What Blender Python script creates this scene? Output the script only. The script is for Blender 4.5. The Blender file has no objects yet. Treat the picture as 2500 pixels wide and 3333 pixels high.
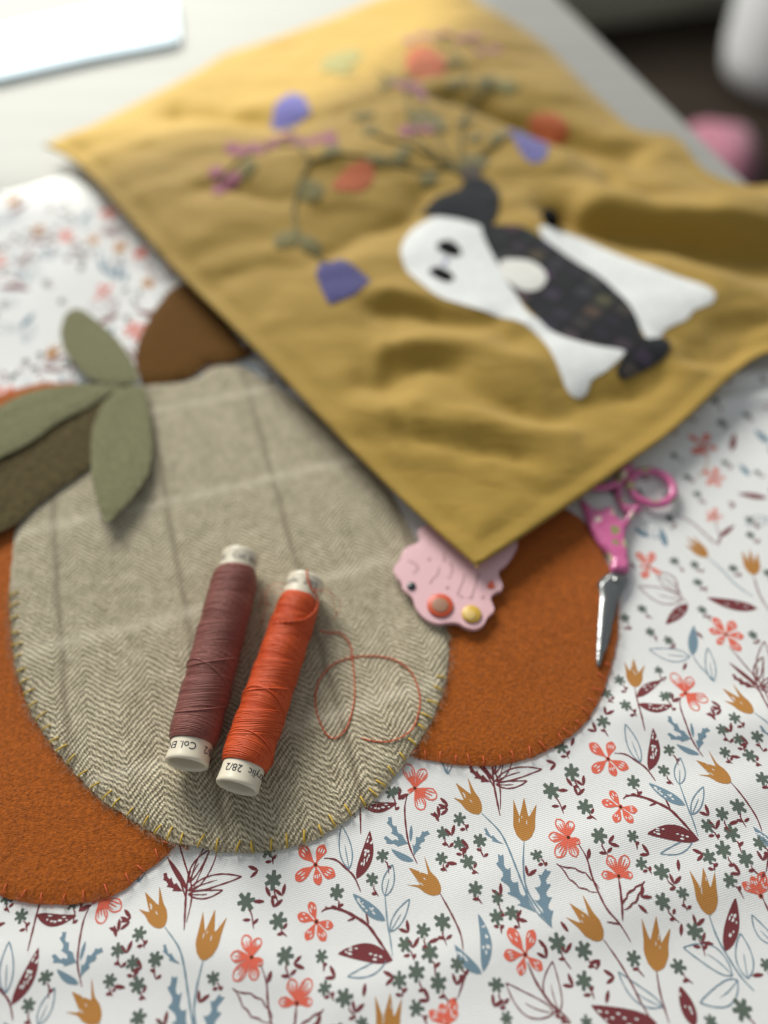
import bpy, math, random
import numpy as np
from mathutils import Vector
from mathutils.geometry import delaunay_2d_cdt
random.seed(7); rng = np.random.default_rng(11)
R = math.radians
sc = bpy.context.scene
# ------------------------------------------------------------------ camera, light, exposure
cam = bpy.data.objects.new('camera', bpy.data.cameras.new('camera')); sc.collection.objects.link(cam)
cam.location = (0, 0, .22); cam.rotation_euler = (R(90 - 53), 0, 0)
cam.data.sensor_fit = 'VERTICAL'; cam.data.sensor_height = 34.62; cam.data.lens = 26
cam.data.clip_start = .005; cam.data.clip_end = 50
cam.data.dof.use_dof = True; cam.data.dof.focus_distance = .2085; cam.data.dof.aperture_fstop = 3.2
sc.camera = cam
w = bpy.data.worlds.new('World'); sc.world = w; w.use_nodes = True
w.node_tree.nodes['Background'].inputs[0].default_value = (.92, .96, 1, 1)
w.node_tree.nodes['Background'].inputs[1].default_value = .34
def area(name, loc, aim, sx, sy, power, col):
    l = bpy.data.lights.new(name, 'AREA'); l.shape = 'RECTANGLE'; l.size = sx; l.size_y = sy; l.energy = power; l.color = col
    o = bpy.data.objects.new(name, l); sc.collection.objects.link(o); o.location = loc
    o.rotation_euler = (Vector(aim) - Vector(loc)).to_track_quat('-Z', 'Y').to_euler(); return o
area('window_light', (-1.35, 3.0, 1.75), (0, .2, 0), 1.8, 1.3, 205, (1, .97, .925))
l = bpy.data.lights.new('window_beam', 'SPOT'); l.energy = 175; l.color = (1, 1, .93); l.shadow_soft_size = .018; l.spot_size = R(16.4); l.spot_blend = .15   # light falling in through the window on the back of the table
o = bpy.data.objects.new('window_beam', l); COL0 = sc.collection; COL0.objects.link(o); o.location = (-.45, 1.15, 1.60)
o.rotation_euler = (Vector((-.185, .635, .015)) - o.location).to_track_quat('-Z', 'Y').to_euler()
sc.view_settings.view_transform = 'Standard'; sc.view_settings.look = 'None'
sc.view_settings.exposure = 0; sc.view_settings.gamma = 1
sc.cycles.use_denoising = True; sc.cycles.max_bounces = 6

# ------------------------------------------------------------------ helpers (all lengths in cm, meshes scaled to metres)
COL = sc.collection
def props(o, label=None, cat=None, group=None, kind=None):
    for k, v in (('label', label), ('category', cat), ('group', group), ('kind', kind)):
        if v: o[k] = v
    return o
def empty(name, org, label, cat, group=None):
    o = bpy.data.objects.new(name, None); COL.objects.link(o); o.location = [c * .01 for c in org]; o.empty_display_size = .01
    o['org'] = [float(c) for c in org]
    return props(o, label, cat, group)
def origin(p): 
    while p is not None:
        if 'org' in p.keys(): return np.array(p['org'])
        p = p.parent
    return np.zeros(3)
def obj(name, v, f, mats, parent=None, org=None, smooth=True, midx=None):
    v = np.asarray(v, float).reshape(-1, 3)
    o0 = origin(parent) if parent is not None else np.array(org if org is not None else (0, 0, 0), float)
    me = bpy.data.meshes.new(name); me.from_pydata(((v - o0) * .01).tolist(), [], [tuple(map(int, q)) for q in f])
    for m in (mats if isinstance(mats, (list, tuple)) else [mats]): me.materials.append(m)
    if midx is not None: me.polygons.foreach_set('material_index', np.asarray(midx, dtype=np.int32))
    if smooth: me.polygons.foreach_set('use_smooth', np.ones(len(me.polygons), dtype=bool))
    me.update(); o = bpy.data.objects.new(name, me); COL.objects.link(o)
    if parent is not None: o.parent = parent
    else: o.location = o0 * .01; o['org'] = [float(c) for c in o0]
    return o
class Acc:                                           # collects pieces of ONE part
    def __init__(s): s.v = []; s.f = []; s.m = []; s.n = 0
    def add(s, v, f, m=0):
        s.v.append(np.asarray(v, float).reshape(-1, 3)); s.f += [tuple(int(i) + s.n for i in q) for q in f]; s.m += [m] * len(f); s.n += len(s.v[-1])
    def build(s, name, mats, parent=None, **k): return obj(name, np.vstack(s.v), s.f, mats, parent, midx=s.m, **k)
def cr(pts, n=6, closed=True):                       # Catmull-Rom through control points
    p = np.asarray(pts, float); N = len(p); out = []
    for i in range(N if closed else N - 1):
        a, b, c, d = (p[(i + k - 1) % N] for k in range(4)) if closed else (p[max(i - 1, 0)], p[i], p[i + 1], p[min(i + 2, N - 1)])
        for t in np.arange(n) / n:
            out.append(.5 * (2 * b + (c - a) * t + (2 * a - 5 * b + 4 * c - d) * t * t + (3 * b - a - 3 * c + d) * t ** 3))
    if not closed: out.append(p[-1])
    return np.array(out)
def resample(p, step, closed=True):
    p = np.asarray(p, float); q = np.vstack([p, p[:1]]) if closed else p
    s = np.r_[0, np.cumsum(np.linalg.norm(np.diff(q, axis=0), axis=1))]; n = max(3, int(round(s[-1] / step)))
    t = np.linspace(0, s[-1], n + 1)
    if closed: t = t[:-1]
    return np.stack([np.interp(t, s, q[:, k]) for k in range(q.shape[1])], 1)
def segd(P, L, closed=False):                        # distance of points to a polyline
    P = np.asarray(P, float)[:, :2]; L = np.asarray(L, float)[:, :2]
    if closed: L = np.vstack([L, L[:1]])
    best = np.full(len(P), 1e9)
    for a, b in zip(L[:-1], L[1:]):
        ab = b - a; t = np.clip(((P - a) @ ab) / max(ab @ ab, 1e-12), 0, 1)
        best = np.minimum(best, np.hypot(*(P - a - t[:, None] * ab).T))
    return best
def inside(P, L):
    P = np.asarray(P, float); x, y = P[:, 0], P[:, 1]; r = np.zeros(len(P), bool); L = np.asarray(L, float)
    for a, b in zip(L, np.roll(L, -1, 0)):
        c = (a[1] > y) != (b[1] > y)
        r ^= c & (x < (b[0] - a[0]) * (y - a[1]) / (b[1] - a[1] + 1e-15) + a[0])
    return r
def sdist(P, L): d = segd(P, L, True); return np.where(inside(P, L), d, -d)
def sm(a, b, x): t = np.clip((x - a) / (b - a), 0, 1); return t * t * (3 - 2 * t)
_g = [(rng.normal(size=2), rng.uniform(0, 6.28)) for _ in range(40)]
def wob(x, y, scale, k0=0, n=6):                     # smooth pseudo-noise, about -1..1
    s = 0
    for i in range(n):
        d, ph = _g[(k0 + i) % 40]; s = s + np.sin((x * d[0] + y * d[1]) / scale * 2.2 + ph)
    return s / n ** .5 * .8
def fill2d(out, step, rings=()):
    out = np.asarray(out, float); lo, hi = out.min(0), out.max(0)
    g = np.array([(x + random.uniform(-.2, .2) * step, y + random.uniform(-.2, .2) * step) for i, y in enumerate(np.arange(lo[1], hi[1], step * .87)) for x in np.arange(lo[0] + (i % 2) * step * .5, hi[0], step)]).reshape(-1, 2)
    if len(g): g = g[inside(g, out)]
    if len(g): g = g[segd(g, out, True) > (step * .45 if not rings else max(rings) + step * .6)]
    if rings:
        q = np.roll(out, -1, 0) - np.roll(out, 1, 0); q /= np.hypot(*q.T)[:, None] + 1e-9; nn = np.c_[-q[:, 1], q[:, 0]]
        if not inside((out[3] + nn[3] * .05)[None], out)[0]: nn = -nn
        for r_ in rings:
            e = out + nn * r_; e = e[inside(e, out)]; e = e[segd(e, out, True) > r_ * .93]; g = np.vstack([g, e])
    n = len(out); allp = np.vstack([out, g]) if len(g) else out
    r = delaunay_2d_cdt([Vector(p) for p in allp.tolist()], [(i, (i + 1) % n) for i in range(n)], [], 1, 1e-6)
    return np.array([tuple(p) for p in r[0]]), [tuple(f) for f in r[2]], n
def orient(v, f):
    return [q if (v[q[1]][0] - v[q[0]][0]) * (v[q[2]][1] - v[q[0]][1]) - (v[q[1]][1] - v[q[0]][1]) * (v[q[2]][0] - v[q[0]][0]) > 0 else q[::-1] for q in f]
def sheet(acc, outline, zb, thick, er, step, m=0, ramp=.35):   # a cut piece of cloth or felt with body and rounded edge
    v, f, n = fill2d(outline, step); f = orient(v, f)
    d = np.minimum(segd(v, outline, True) / er, 1); base = zb(v[:, 0], v[:, 1])
    top = base + thick * (ramp + (1 - ramp) * np.sqrt(np.clip(1 - (1 - d) ** 2, 0, 1)))
    V = np.vstack([np.c_[v, top], np.c_[v[:n], base[:n]], np.c_[v[:n], top[:n]]]); N = len(v); T = N + n
    ccw = sum((outline[i - 1][0] * outline[i][1] - outline[i][0] * outline[i - 1][1]) for i in range(n)) > 0
    side = [((T + i, N + i, N + (i + 1) % n, T + (i + 1) % n) if ccw else (T + (i + 1) % n, N + (i + 1) % n, N + i, T + i)) for i in range(n)]
    acc.add(V, f + side, m)
def tube(acc, path, r, sides=6, closed=False, m=0, squash=1.0, cap=True):
    p = np.asarray(path, float); n = len(p); rr = np.broadcast_to(np.asarray(r, float), (n,))
    t = np.gradient(p, axis=0) if not closed else np.roll(p, -1, 0) - np.roll(p, 1, 0)
    t /= np.linalg.norm(t, axis=1)[:, None] + 1e-12
    a = np.cross(t, (0, 0, 1.)); bad = np.linalg.norm(a, axis=1) < 1e-3; a[bad] = (1, 0, 0); a /= np.linalg.norm(a, axis=1)[:, None]; b = np.cross(a, t)
    ang = np.arange(sides) / sides * 2 * math.pi
    V = (p[:, None] + rr[:, None, None] * (np.cos(ang)[None, :, None] * a[:, None] + squash * np.sin(ang)[None, :, None] * b[:, None])).reshape(-1, 3)
    F = []
    for i in range(n if closed else n - 1):
        j = (i + 1) % n
        for k in range(sides): F.append((i * sides + k, i * sides + (k + 1) % sides, j * sides + (k + 1) % sides, j * sides + k))
    if cap and not closed: F += [tuple(range(sides))[::-1], tuple((n - 1) * sides + k for k in range(sides))]
    acc.add(V, F, m)
def box(acc, c, s, rz=0, m=0, bev=0):
    x, y, z = s[0] / 2, s[1] / 2, s[2] / 2; out = np.array([(-x, -y), (x, -y), (x, y), (-x, y)])
    b = min(bev, x * .9, y * .9)
    if b: out = np.array([(sx * (x - b) + b * math.cos(t), sy * (y - b) + b * math.sin(t)) for sx, sy, t0 in ((1, 1, 0), (-1, 1, 90), (-1, -1, 180), (1, -1, 270)) for t in [R(t0 + k * 22.5) for k in range(5)]])
    cz, sz = math.cos(rz), math.sin(rz); n = len(out); V = []; e = min(b, z) * .6
    for zz, k in ((-z, 1), (z - e, 1), (z - e * .3, 1 - .3 * e / max(x, y)), (z, 1 - e / min(x, y))):
        for p in out * k: V.append((c[0] + p[0] * cz - p[1] * sz, c[1] + p[0] * sz + p[1] * cz, c[2] + zz))
    F = [tuple(range(n))[::-1], tuple(range(3 * n, 4 * n))] + [(l * n + i, l * n + (i + 1) % n, (l + 1) * n + (i + 1) % n, (l + 1) * n + i) for l in range(3) for i in range(n)]
    acc.add(V, F, m)

# ------------------------------------------------------------------ materials
class NT:
    def __init__(s, name):
        s.m = bpy.data.materials.new(name); s.m.use_nodes = True; s.t = s.m.node_tree; s.b = s.t.nodes['Principled BSDF']
        tc = s.t.nodes.new('ShaderNodeTexCoord'); mp = s.t.nodes.new('ShaderNodeVectorMath'); mp.operation = 'SCALE'; mp.inputs['Scale'].default_value = 100
        s.t.links.new(tc.outputs['Object'], mp.inputs[0]); s.p = mp.outputs[0]         # object position in cm
    def n(s, typ, ins=None, out=0, **kw):
        nd = s.t.nodes.new('ShaderNode' + typ)
        for k, v in kw.items(): setattr(nd, k, v)
        for k, v in (ins or {}).items(): s.set(nd.inputs[k], v)
        return nd.outputs[out]
    def set(s, sock, v):
        if isinstance(v, bpy.types.NodeSocket): s.t.links.new(v, sock)
        elif isinstance(v, (tuple, list)) and len(v) == 3 and sock.type == 'RGBA': sock.default_value = (*v, 1)
        else: sock.default_value = v
    def math(s, op, a, b=0., c=0.): return s.n('Math', {0: a, 1: b, 2: c}, operation=op)
    def noise(s, scale, detail=3, rough=.6, vec=None, out=0): return s.n('TexNoise', {'Vector': s.p if vec is None else vec, 'Scale': scale, 'Detail': detail, 'Roughness': rough}, out)
    def ramp(s, fac, stops):
        nd = s.t.nodes.new('ShaderNodeValToRGB'); s.set(nd.inputs[0], fac); e = nd.color_ramp.elements
        for i, (p, c) in enumerate(stops):
            k = e[i] if i < 2 else e.new(p); k.position = p; k.color = (*c, 1) if len(c) == 3 else c
        return nd.outputs[0]
    def mix(s, f, a, b, mode='MIX'):
        nd = s.t.nodes.new('ShaderNodeMix'); nd.data_type = 'RGBA'; nd.blend_type = mode
        s.set(nd.inputs[0], f); s.set(nd.inputs[6], a); s.set(nd.inputs[7], b); return nd.outputs[2]
    def bump(s, h, strength=.3, dist=.0003, normal=None):
        nd = s.t.nodes.new('ShaderNodeBump'); s.set(nd.inputs['Height'], h); nd.inputs['Strength'].default_value = strength; nd.inputs['Distance'].default_value = dist
        if normal is not None: s.t.links.new(normal, nd.inputs['Normal'])
        return nd.outputs[0]
    def done(s, col, rough=.8, normal=None, sheen=0, spec=.3, metal=0, coat=0, sss=0):
        b = s.b; s.set(b.inputs['Base Color'], col); s.set(b.inputs['Roughness'], rough); b.inputs['Specular IOR Level'].default_value = spec
        b.inputs['Metallic'].default_value = metal; b.inputs['Sheen Weight'].default_value = sheen; b.inputs['Sheen Roughness'].default_value = .5; b.inputs['Coat Weight'].default_value = coat; b.inputs['Coat Roughness'].default_value = .12
        if normal is not None: s.t.links.new(normal, b.inputs['Normal'])
        return s.m
def rotated(t, ang, sx=1., sy=1.):
    return t.n('Mapping', {'Vector': t.p, 'Rotation': (0, 0, R(ang)), 'Scale': (sx, sy, 1.)})
def weave(t, pitch=.05, ang=-14):                    # fine diagonal rib of a cotton twill
    v = rotated(t, ang); x = t.n('SeparateXYZ', {0: v}); y = t.n('SeparateXYZ', {0: v}, 1)
    wv = t.math('SINE', t.math('MULTIPLY', y, 6.283 / pitch)); cx = t.math('SINE', t.math('MULTIPLY', t.math('ADD', x, t.math('MULTIPLY', y, 2.2)), 6.283 / (pitch * 1.3)))
    return t.math('ADD', t.math('MULTIPLY', wv, .7), t.math('MULTIPLY', cx, .45))
def cotton(name, col, var=.12, rib=.16):
    t = NT(name); h = weave(t); n = t.noise(2.2, 4); f = t.noise(40, 2)
    c = t.mix(t.math('MULTIPLY', n, var), col, tuple(x * .8 for x in col))
    c = t.mix(t.math('MULTIPLY_ADD', h, rib, rib * .6), c, tuple(x * .62 for x in col))
    return t.done(c, .9, t.bump(t.math('ADD', h, t.math('MULTIPLY', f, .8)), .35, .00012), spec=.15, sheen=.1)
INK = {'white': cotton('printed_cotton_ground', (.79, .80, .775)), 'coral': cotton('coral_ink', (.74, .15, .095)), 'maroon': cotton('maroon_ink', (.185, .042, .046)),
       'blue': cotton('slate_blue_ink', (.18, .275, .335)), 'ochre': cotton('ochre_ink', (.46, .215, .055)), 'green': cotton('grey_green_ink', (.115, .148, .118)), 'brown': cotton('dark_brown_ink', (.07, .028, .015))}
INKS = list(INK); INKM = [INK[k] for k in INKS]
def felt(name, col, var=.35, sheen=.35, fs=26, bs=.5):
    t = NT(name); a = t.noise(fs, 4, .7); b = t.noise(3.0, 3); st = t.noise(1, 3, .6, vec=rotated(t, 35, 9, 45))
    fa = t.n('Math', {0: a, 1: 2.9, 2: -.95}, operation='MULTIPLY_ADD', use_clamp=True)
    c = t.mix(t.math('MULTIPLY', fa, min(1, var * 1.3)), tuple(min(1, x * 1.25) for x in col), tuple(x * .5 for x in col))
    c = t.mix(t.math('MULTIPLY', b, .55), c, tuple(x * .62 for x in col))
    h = t.math('ADD', a, t.math('MULTIPLY', st, .6))
    return t.done(c, .95, t.bump(h, bs, .0006), sheen=sheen, spec=.1)
M_orange = felt('burnt_orange_felt', (.46, .118, .013), .75, .12, 10, 1.0); M_stem = felt('brown_felt', (.125, .056, .008), .5, .05, 9)
M_leaf = felt('sage_felt', (.25, .248, .13), .8, .1, 9, .9); M_leafd = felt('dark_olive_felt', (.11, .085, .036), .95, .05, 4.5, .8)
def tweed():
    t = NT('grey_herringbone_tweed'); q = t.n('VectorMath', {0: t.noise(1.3, 2, out=1), 1: (.5, .5, .5)}, operation='SUBTRACT')
    q = t.n('VectorMath', {0: q, 'Scale': .22}, operation='SCALE'); q2 = t.n('VectorMath', {0: t.n('VectorMath', {0: t.noise(9, 2, out=1), 1: (.5, .5, .5)}, operation='SUBTRACT'), 'Scale': .10}, operation='SCALE')
    p = t.n('VectorMath', {0: t.n('VectorMath', {0: t.p, 1: q}, operation='ADD'), 1: q2}, operation='ADD')
    v = t.n('Mapping', {'Vector': p, 'Rotation': (0, 0, R(-17))})
    x = t.n('SeparateXYZ', {0: v}); y = t.n('SeparateXYZ', {0: v}, 1)
    tri = t.math('PINGPONG', t.math('ADD', x, .35), .92)
    d = t.math('SINE', t.math('MULTIPLY', t.math('ADD', y, t.math('MULTIPLY', tri, .95)), 6.283 / .19))
    bead = t.math('SINE', t.math('MULTIPLY', t.math('ADD', x, t.math('MULTIPLY', y, .4)), 6.283 / .085))
    h = t.math('ADD', d, t.math('MULTIPLY', bead, .7)); fz = t.noise(30, 3, .7); bl = t.noise(2.6, 4, .65); st = t.noise(1, 2, .6, vec=rotated(t, -17, 14, 3))
    k = t.math('ADD', t.math('MULTIPLY_ADD', h, .27, .44), t.math('MULTIPLY_ADD', fz, 1.0, -.5))
    k = t.math('ADD', k, t.math('MULTIPLY_ADD', bl, .7, -.35)); k = t.math('ADD', k, t.math('MULTIPLY_ADD', st, .4, -.2))
    c = t.ramp(k, [(.0, (.185, .152, .092)), (.5, (.50, .44, .297)), (1, (.86, .785, .575))])
    px = t.math('PINGPONG', t.math('ADD', x, 0.62), 1.93)                 # dark overcheck along, pale overcheck across
    dk = t.math('SUBTRACT', 1., t.math('SMOOTH_MIN', t.math('DIVIDE', px, .17), 1., .3))
    c = t.mix(t.math('MULTIPLY', dk, t.math('MULTIPLY_ADD', bl, .9, .1)), c, (.17, .13, .08))
    py = t.math('PINGPONG', t.math('ADD', y, .9), 2.35)
    lt = t.math('SUBTRACT', 1., t.math('SMOOTH_MIN', t.math('DIVIDE', py, .34), 1., .3))
    c = t.mix(t.math('MULTIPLY', lt, t.math('MULTIPLY_ADD', bl, .8, .12)), c, (.74, .67, .50))
    return t.done(c, .95, t.bump(t.math('ADD', h, t.math('MULTIPLY', fz, 1.5)), .55, .0007), sheen=.2, spec=.1)
M_tweed = tweed()
def linen(name, col):
    t = NT(name); a = t.noise(14, 3); b = t.noise(1.2, 4)
    w1 = t.noise(1, 2, .5, vec=rotated(t, 40, 30, 2)); w2 = t.noise(1, 2, .5, vec=rotated(t, 40, 2, 30))
    c = t.mix(t.math('MULTIPLY', b, .4), col, tuple(x * .75 for x in col)); c = t.mix(t.math('MULTIPLY', t.math('ADD', w1, w2), .22), c, tuple(x * .6 for x in col))
    r1 = t.math('ABSOLUTE', t.math('SUBTRACT', t.noise(1, 3, .55, vec=rotated(t, 12, .10, .34)), .5)); r2 = t.math('ABSOLUTE', t.math('SUBTRACT', t.noise(.3, 2, .5), .5))
    nm = t.bump(t.math('ADD', r1, t.math('MULTIPLY', r2, .3)), .22, .010)
    return t.done(c, .8, t.bump(t.math('ADD', a, t.math('ADD', w1, w2)), .25, .0006, nm), sheen=.15, spec=.2)
M_mustard = linen('mustard_linen', (.412, .264, .045))
M_whitefelt = felt('white_felt', (.77, .79, .765), .08, .1); M_cream = felt('cream_felt', (.72, .72, .66), .08, .1)
M_hat = felt('charcoal_felt', (.020, .022, .025), .3, .1); M_black = felt('black_felt', (.006, .006, .006), .2, .02)
M_tip = felt('dark_brown_felt', (.05, .03, .012)); M_purple = felt('violet_felt', (.065, .06, .20), .3); M_lav = felt('lavender_felt', (.12, .115, .34), .3)
M_fo = felt('coral_orange_felt', (.50, .115, .03), .3); M_pk = felt('dusty_pink_thread', (.40, .14, .19), .4); M_gr = felt('olive_thread', (.19, .16, .045), .3); M_gr2 = felt('sage_green_felt', (.30, .27, .09), .3)
def robe():
    t = NT('black_patterned_cotton'); v = t.n('VectorMath', {0: rotated(t, 38), 'Scale': 1.05}, operation='SCALE'); cell = t.n('VectorMath', {0: v}, operation='FLOOR'); fr = t.n('VectorMath', {0: v}, operation='FRACTION')
    fx = t.math('PINGPONG', t.n('SeparateXYZ', {0: fr}), .5); fy = t.math('PINGPONG', t.n('SeparateXYZ', {0: fr}, 1), .5); sq = t.math('GREATER_THAN', t.math('MINIMUM', fx, fy), .16)
    wn = t.n('TexWhiteNoise', {'Vector': cell}); wc = t.n('TexWhiteNoise', {'Vector': cell}, 1); c = t.mix(.9, wc, (.07, .066, .075)); c = t.mix(t.math('MULTIPLY', sq, t.math('MULTIPLY', wn, .42)), (.017, .018, .020), c)
    return t.done(c, .85, t.bump(t.noise(20), .3, .0004), spec=.15, sheen=.05)
M_robe = robe()
def thread_mat(name, col, sheen=.2):
    t = NT(name); n = t.noise(60, 3); b = t.noise(5, 2)
    c = t.mix(t.math('MULTIPLY', n, .6), tuple(min(1, x * 1.3) for x in col), tuple(x * .55 for x in col)); c = t.mix(t.math('MULTIPLY', b, .3), c, tuple(x * .7 for x in col))
    return t.done(c, .38, t.bump(n, .5, .0003), sheen=sheen, spec=.4)
M_tbrown = thread_mat('maroon_brown_thread', (.24, .075, .056), .1); M_tred = thread_mat('orange_red_thread', (.60, .082, .012), .05)
M_tyel = thread_mat('yellow_thread', (.58, .39, .035), .05); M_tcor = thread_mat('coral_thread', (.60, .10, .03), .05)
def plastic(name, col, rough=.35, var=.05, coat=0, sss=0):
    t = NT(name); n = t.noise(3, 3); c = t.mix(t.math('MULTIPLY', n, var * 4), col, tuple(x * .8 for x in col)); return t.done(c, rough, t.bump(t.noise(25, 2), .05, .0003), spec=.5, coat=coat)
M_cap = plastic('cream_plastic', (.70, .645, .50), .35); M_text = plastic('black_print', (.02, .02, .03), .6)
M_tag = plastic('pink_painted_wood', (.74, .46, .48), .55); M_tagmark = plastic('greyed_pink_print', (.53, .32, .33), .6); M_btn_t = plastic('dark_teal', (.012, .03, .03), .35)
M_btn_r = plastic('vermilion_button', (.58, .085, .03), .35); M_btn_c = plastic('tan_button_centre', (.33, .17, .10), .5); M_btn_y = plastic('yellow_button', (.60, .38, .05), .35); M_btn_y2 = plastic('pale_yellow_button', (.66, .47, .15), .4)
def pinkmetal():
    t = NT('pink_floral_enamel'); vo = t.n('TexVoronoi', {'Vector': t.p, 'Scale': 1.7}); vc = t.n('TexVoronoi', {'Vector': t.p, 'Scale': 1.7}, 1); n = t.noise(3.5, 2)
    k = t.math('LESS_THAN', t.math('ADD', vo, t.math('MULTIPLY', n, .6)), .62); hs = t.n('SeparateColor', {0: vc})
    pc = t.ramp(hs, [(.0, (.80, .66, .62)), (.45, (.62, .55, .26)), (.7, (.25, .26, .09))]); c = t.mix(k, t.mix(n, (.66, .20, .38), (.50, .055, .21)), pc)
    return t.done(c, .28, t.bump(n, .05, .0004), spec=.5, coat=.4)
M_pinkm = pinkmetal()
def steel():
    t = NT('polished_steel'); n = t.noise(1, 2, .5, vec=rotated(t, 8, 40, 1)); return t.done(t.mix(n, (.33, .34, .33), (.19, .20, .195)), .3, t.bump(n, .05, .0002), metal=1)
M_steel = steel()
def tabletop():
    t = NT('whitewashed_wood'); g = t.noise(1, 5, .65, vec=rotated(t, -12, .05, .9)); g2 = t.noise(.2, 3); c = t.ramp(g, [(.3, (.285, .285, .262)), (.7, (.335, .335, .308))]); c = t.mix(t.math('MULTIPLY', g2, .3), c, (.31, .32, .295))
    return t.done(c, .7, t.bump(g, .12, .0006), spec=.12)
M_table = tabletop(); M_paper = plastic('white_paper', (.36, .46, .52), .6)
def floorm():
    t = NT('dark_brown_floor'); g = t.noise(1, 4, .6, vec=rotated(t, 70, .02, .3)); return t.done(t.ramp(g, [(.3, (.012, .008, .005)), (.7, (.030, .020, .012))]), .7, t.bump(g, .1, .002), spec=.2)
M_floor = floorm(); M_olive = felt('olive_grey_upholstery', (.5, .5, .39), .15, .1, 2, .1); M_chair = plastic('white_lacquer', (.80, .82, .81), .4); M_rug = felt('pink_fabric', (.40, .17, .22), .3, .2, 3, .2)

# ------------------------------------------------------------------ outlines on the table (cm)
GREY = [(-12.062,12.402),(-11.818,11.697),(-11.526,10.920),(-11.158,10.132),(-10.609,9.208),(-10.029,8.484),(-9.390,7.788),(-8.723,7.195),(-7.991,6.578),(-7.493,6.261),(-6.731,5.845),(-5.827,5.375),(-5.236,5.265),(-4.498,5.133),(-3.595,5.102),(-2.827,5.179),(-1.938,5.390),(-1.343,5.716),(-0.815,6.097),(-0.215,6.528),(0.253,7.082),(0.736,7.698),(1.297,8.541),(1.676,9.324),(1.877,10.040),(1.989,10.762),(1.982,11.620),(1.865,12.516),(1.460,14.182),(0.763,16.121),(-0.227,18.094),(-1.422,20.087),(-3.315,21.875),(-5.143,23.485),(-5.766,23.983),(-6.539,24.132),(-7.155,23.945),(-7.705,23.340),(-8.677,23.105),(-9.775,22.925),(-10.899,21.738),(-12.049,19.456),(-12.763,17.370),(-12.792,15.587),(-12.450,13.814)]
OL = [(-5.431,5.556),(-5.561,5.327),(-5.823,5.009),(-6.288,4.636),(-6.808,4.154),(-7.375,3.965),(-8.205,3.842),(-9.081,3.878),(-9.999,4.073),(-11.436,4.780),(-12.992,6.121),(-14.514,8.299),(-15.868,11.294),(-16.962,15.456),(-17.257,19.301),(-16.599,21.568),(-15.468,22.273),(-14.239,22.890),(-13.415,22.997),(-11.752,22.255),(-10.024,16.121),(-8.534,10.244)]
OR = [(0.362,8.484),(0.737,7.734),(1.405,7.547),(2.025,7.431),(2.789,7.396),(3.463,7.449),(4.196,7.627),(4.911,7.941),(5.551,8.345),(6.074,8.852),(6.536,9.530),(6.903,10.244),(7.259,11.112),(7.497,11.996),(7.625,12.862),(7.601,13.814),(7.459,14.810),(7.171,15.653),(6.919,16.121),(6.477,16.544),(5.933,16.668),(4.371,16.257),(2.660,15.066),(1.542,13.572),(0.779,11.294)]
BAG = [(2.990,13.585),(1.554,15.221),(0.000,17.104),(-1.942,19.636),(-4.263,22.786),(-6.579,25.782),(-9.360,29.380),(-12.02,33.11),(-14.61,36.77),(-16.36,38.86),(-17.98,40.11),(-16.99,41.40),(-16.01,42.24),(-13.85,45.06),(-11.23,48.71),(-9.70,51.22),(-7.75,52.76),(-3.26,56.75),(1.07,61.16),(5.00,62.55),(6.48,59.03),(7.93,56.75),(9.91,52.98),(11.11,49.12),(12.30,45.24),(13.59,41.90),(15.71,40.91),(16.38,37.65),(18.02,36.20),(20.83,35.37),(17.993,25.585),(14.647,23.322),(10.868,19.714),(8.834,18.058),(6.942,16.553),(4.838,14.942)]
GREY, OL, OR = (resample(cr(o, 6), .12) for o in (GREY, OL, OR))
_k = np.array(BAG); BAG = []
for i in range(len(_k)):                              # keep the pointed corners of the cushion
    BAG += [_k[i]] * (3 if i in (0, 10) else 1)
BAG = resample(cr(BAG, 6), .28)
FOLDS = [([(8.783,22.255),(11.954,23.141),(14.748,23.231),(17.105,23.503)], .35, .5), ([(12.859,21.738),(14.671,22.082),(17.195,22.255)], .3, .45), ([(2.006,4.183),(5.382,5.241),(10.841,6.875)], .11, .8), ([(-1.118,1.801),(3.496,3.119),(10.257,4.932)], .12, .8), ([(7.339,8.957),(9.513,8.484),(12.384,8.957)], .13, .7), ([(-9.510,2.446),(-5.790,2.914),(-2.663,2.446)], .12, .8)]
def hcloth(x, y):
    x = np.asarray(x, float); y = np.asarray(y, float); P = np.c_[x.ravel(), y.ravel()]
    z = .10 + .085 * wob(x, y, 5.5, 0) + .026 * wob(x, y, 2.6, 8) + .05 * np.maximum(0, wob(x * .55 + y * .25, y, 3.4, 17) - .55)
    for L, a, wd in FOLDS:
        Lb = np.asarray(L)
        if (P.max(0) < Lb.min(0) - 3 * wd).any() or (P.min(0) > Lb.max(0) + 3 * wd).any(): continue
        z = z + (a * np.exp(-(segd(P, L) / wd) ** 2)).reshape(z.shape)
    return .045 + np.logaddexp(0, (z - .045) * 30) / 30
def grey_base(x, y):
    P = np.c_[x, y]; m = np.maximum(sdist(P, OL), sdist(P, OR)); return hcloth(x, y) + .02 + .11 * sm(-.9, .25, m)
def on_grey(x, y): return grey_base(np.asarray(x, float), np.asarray(y, float)) + .13
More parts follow.
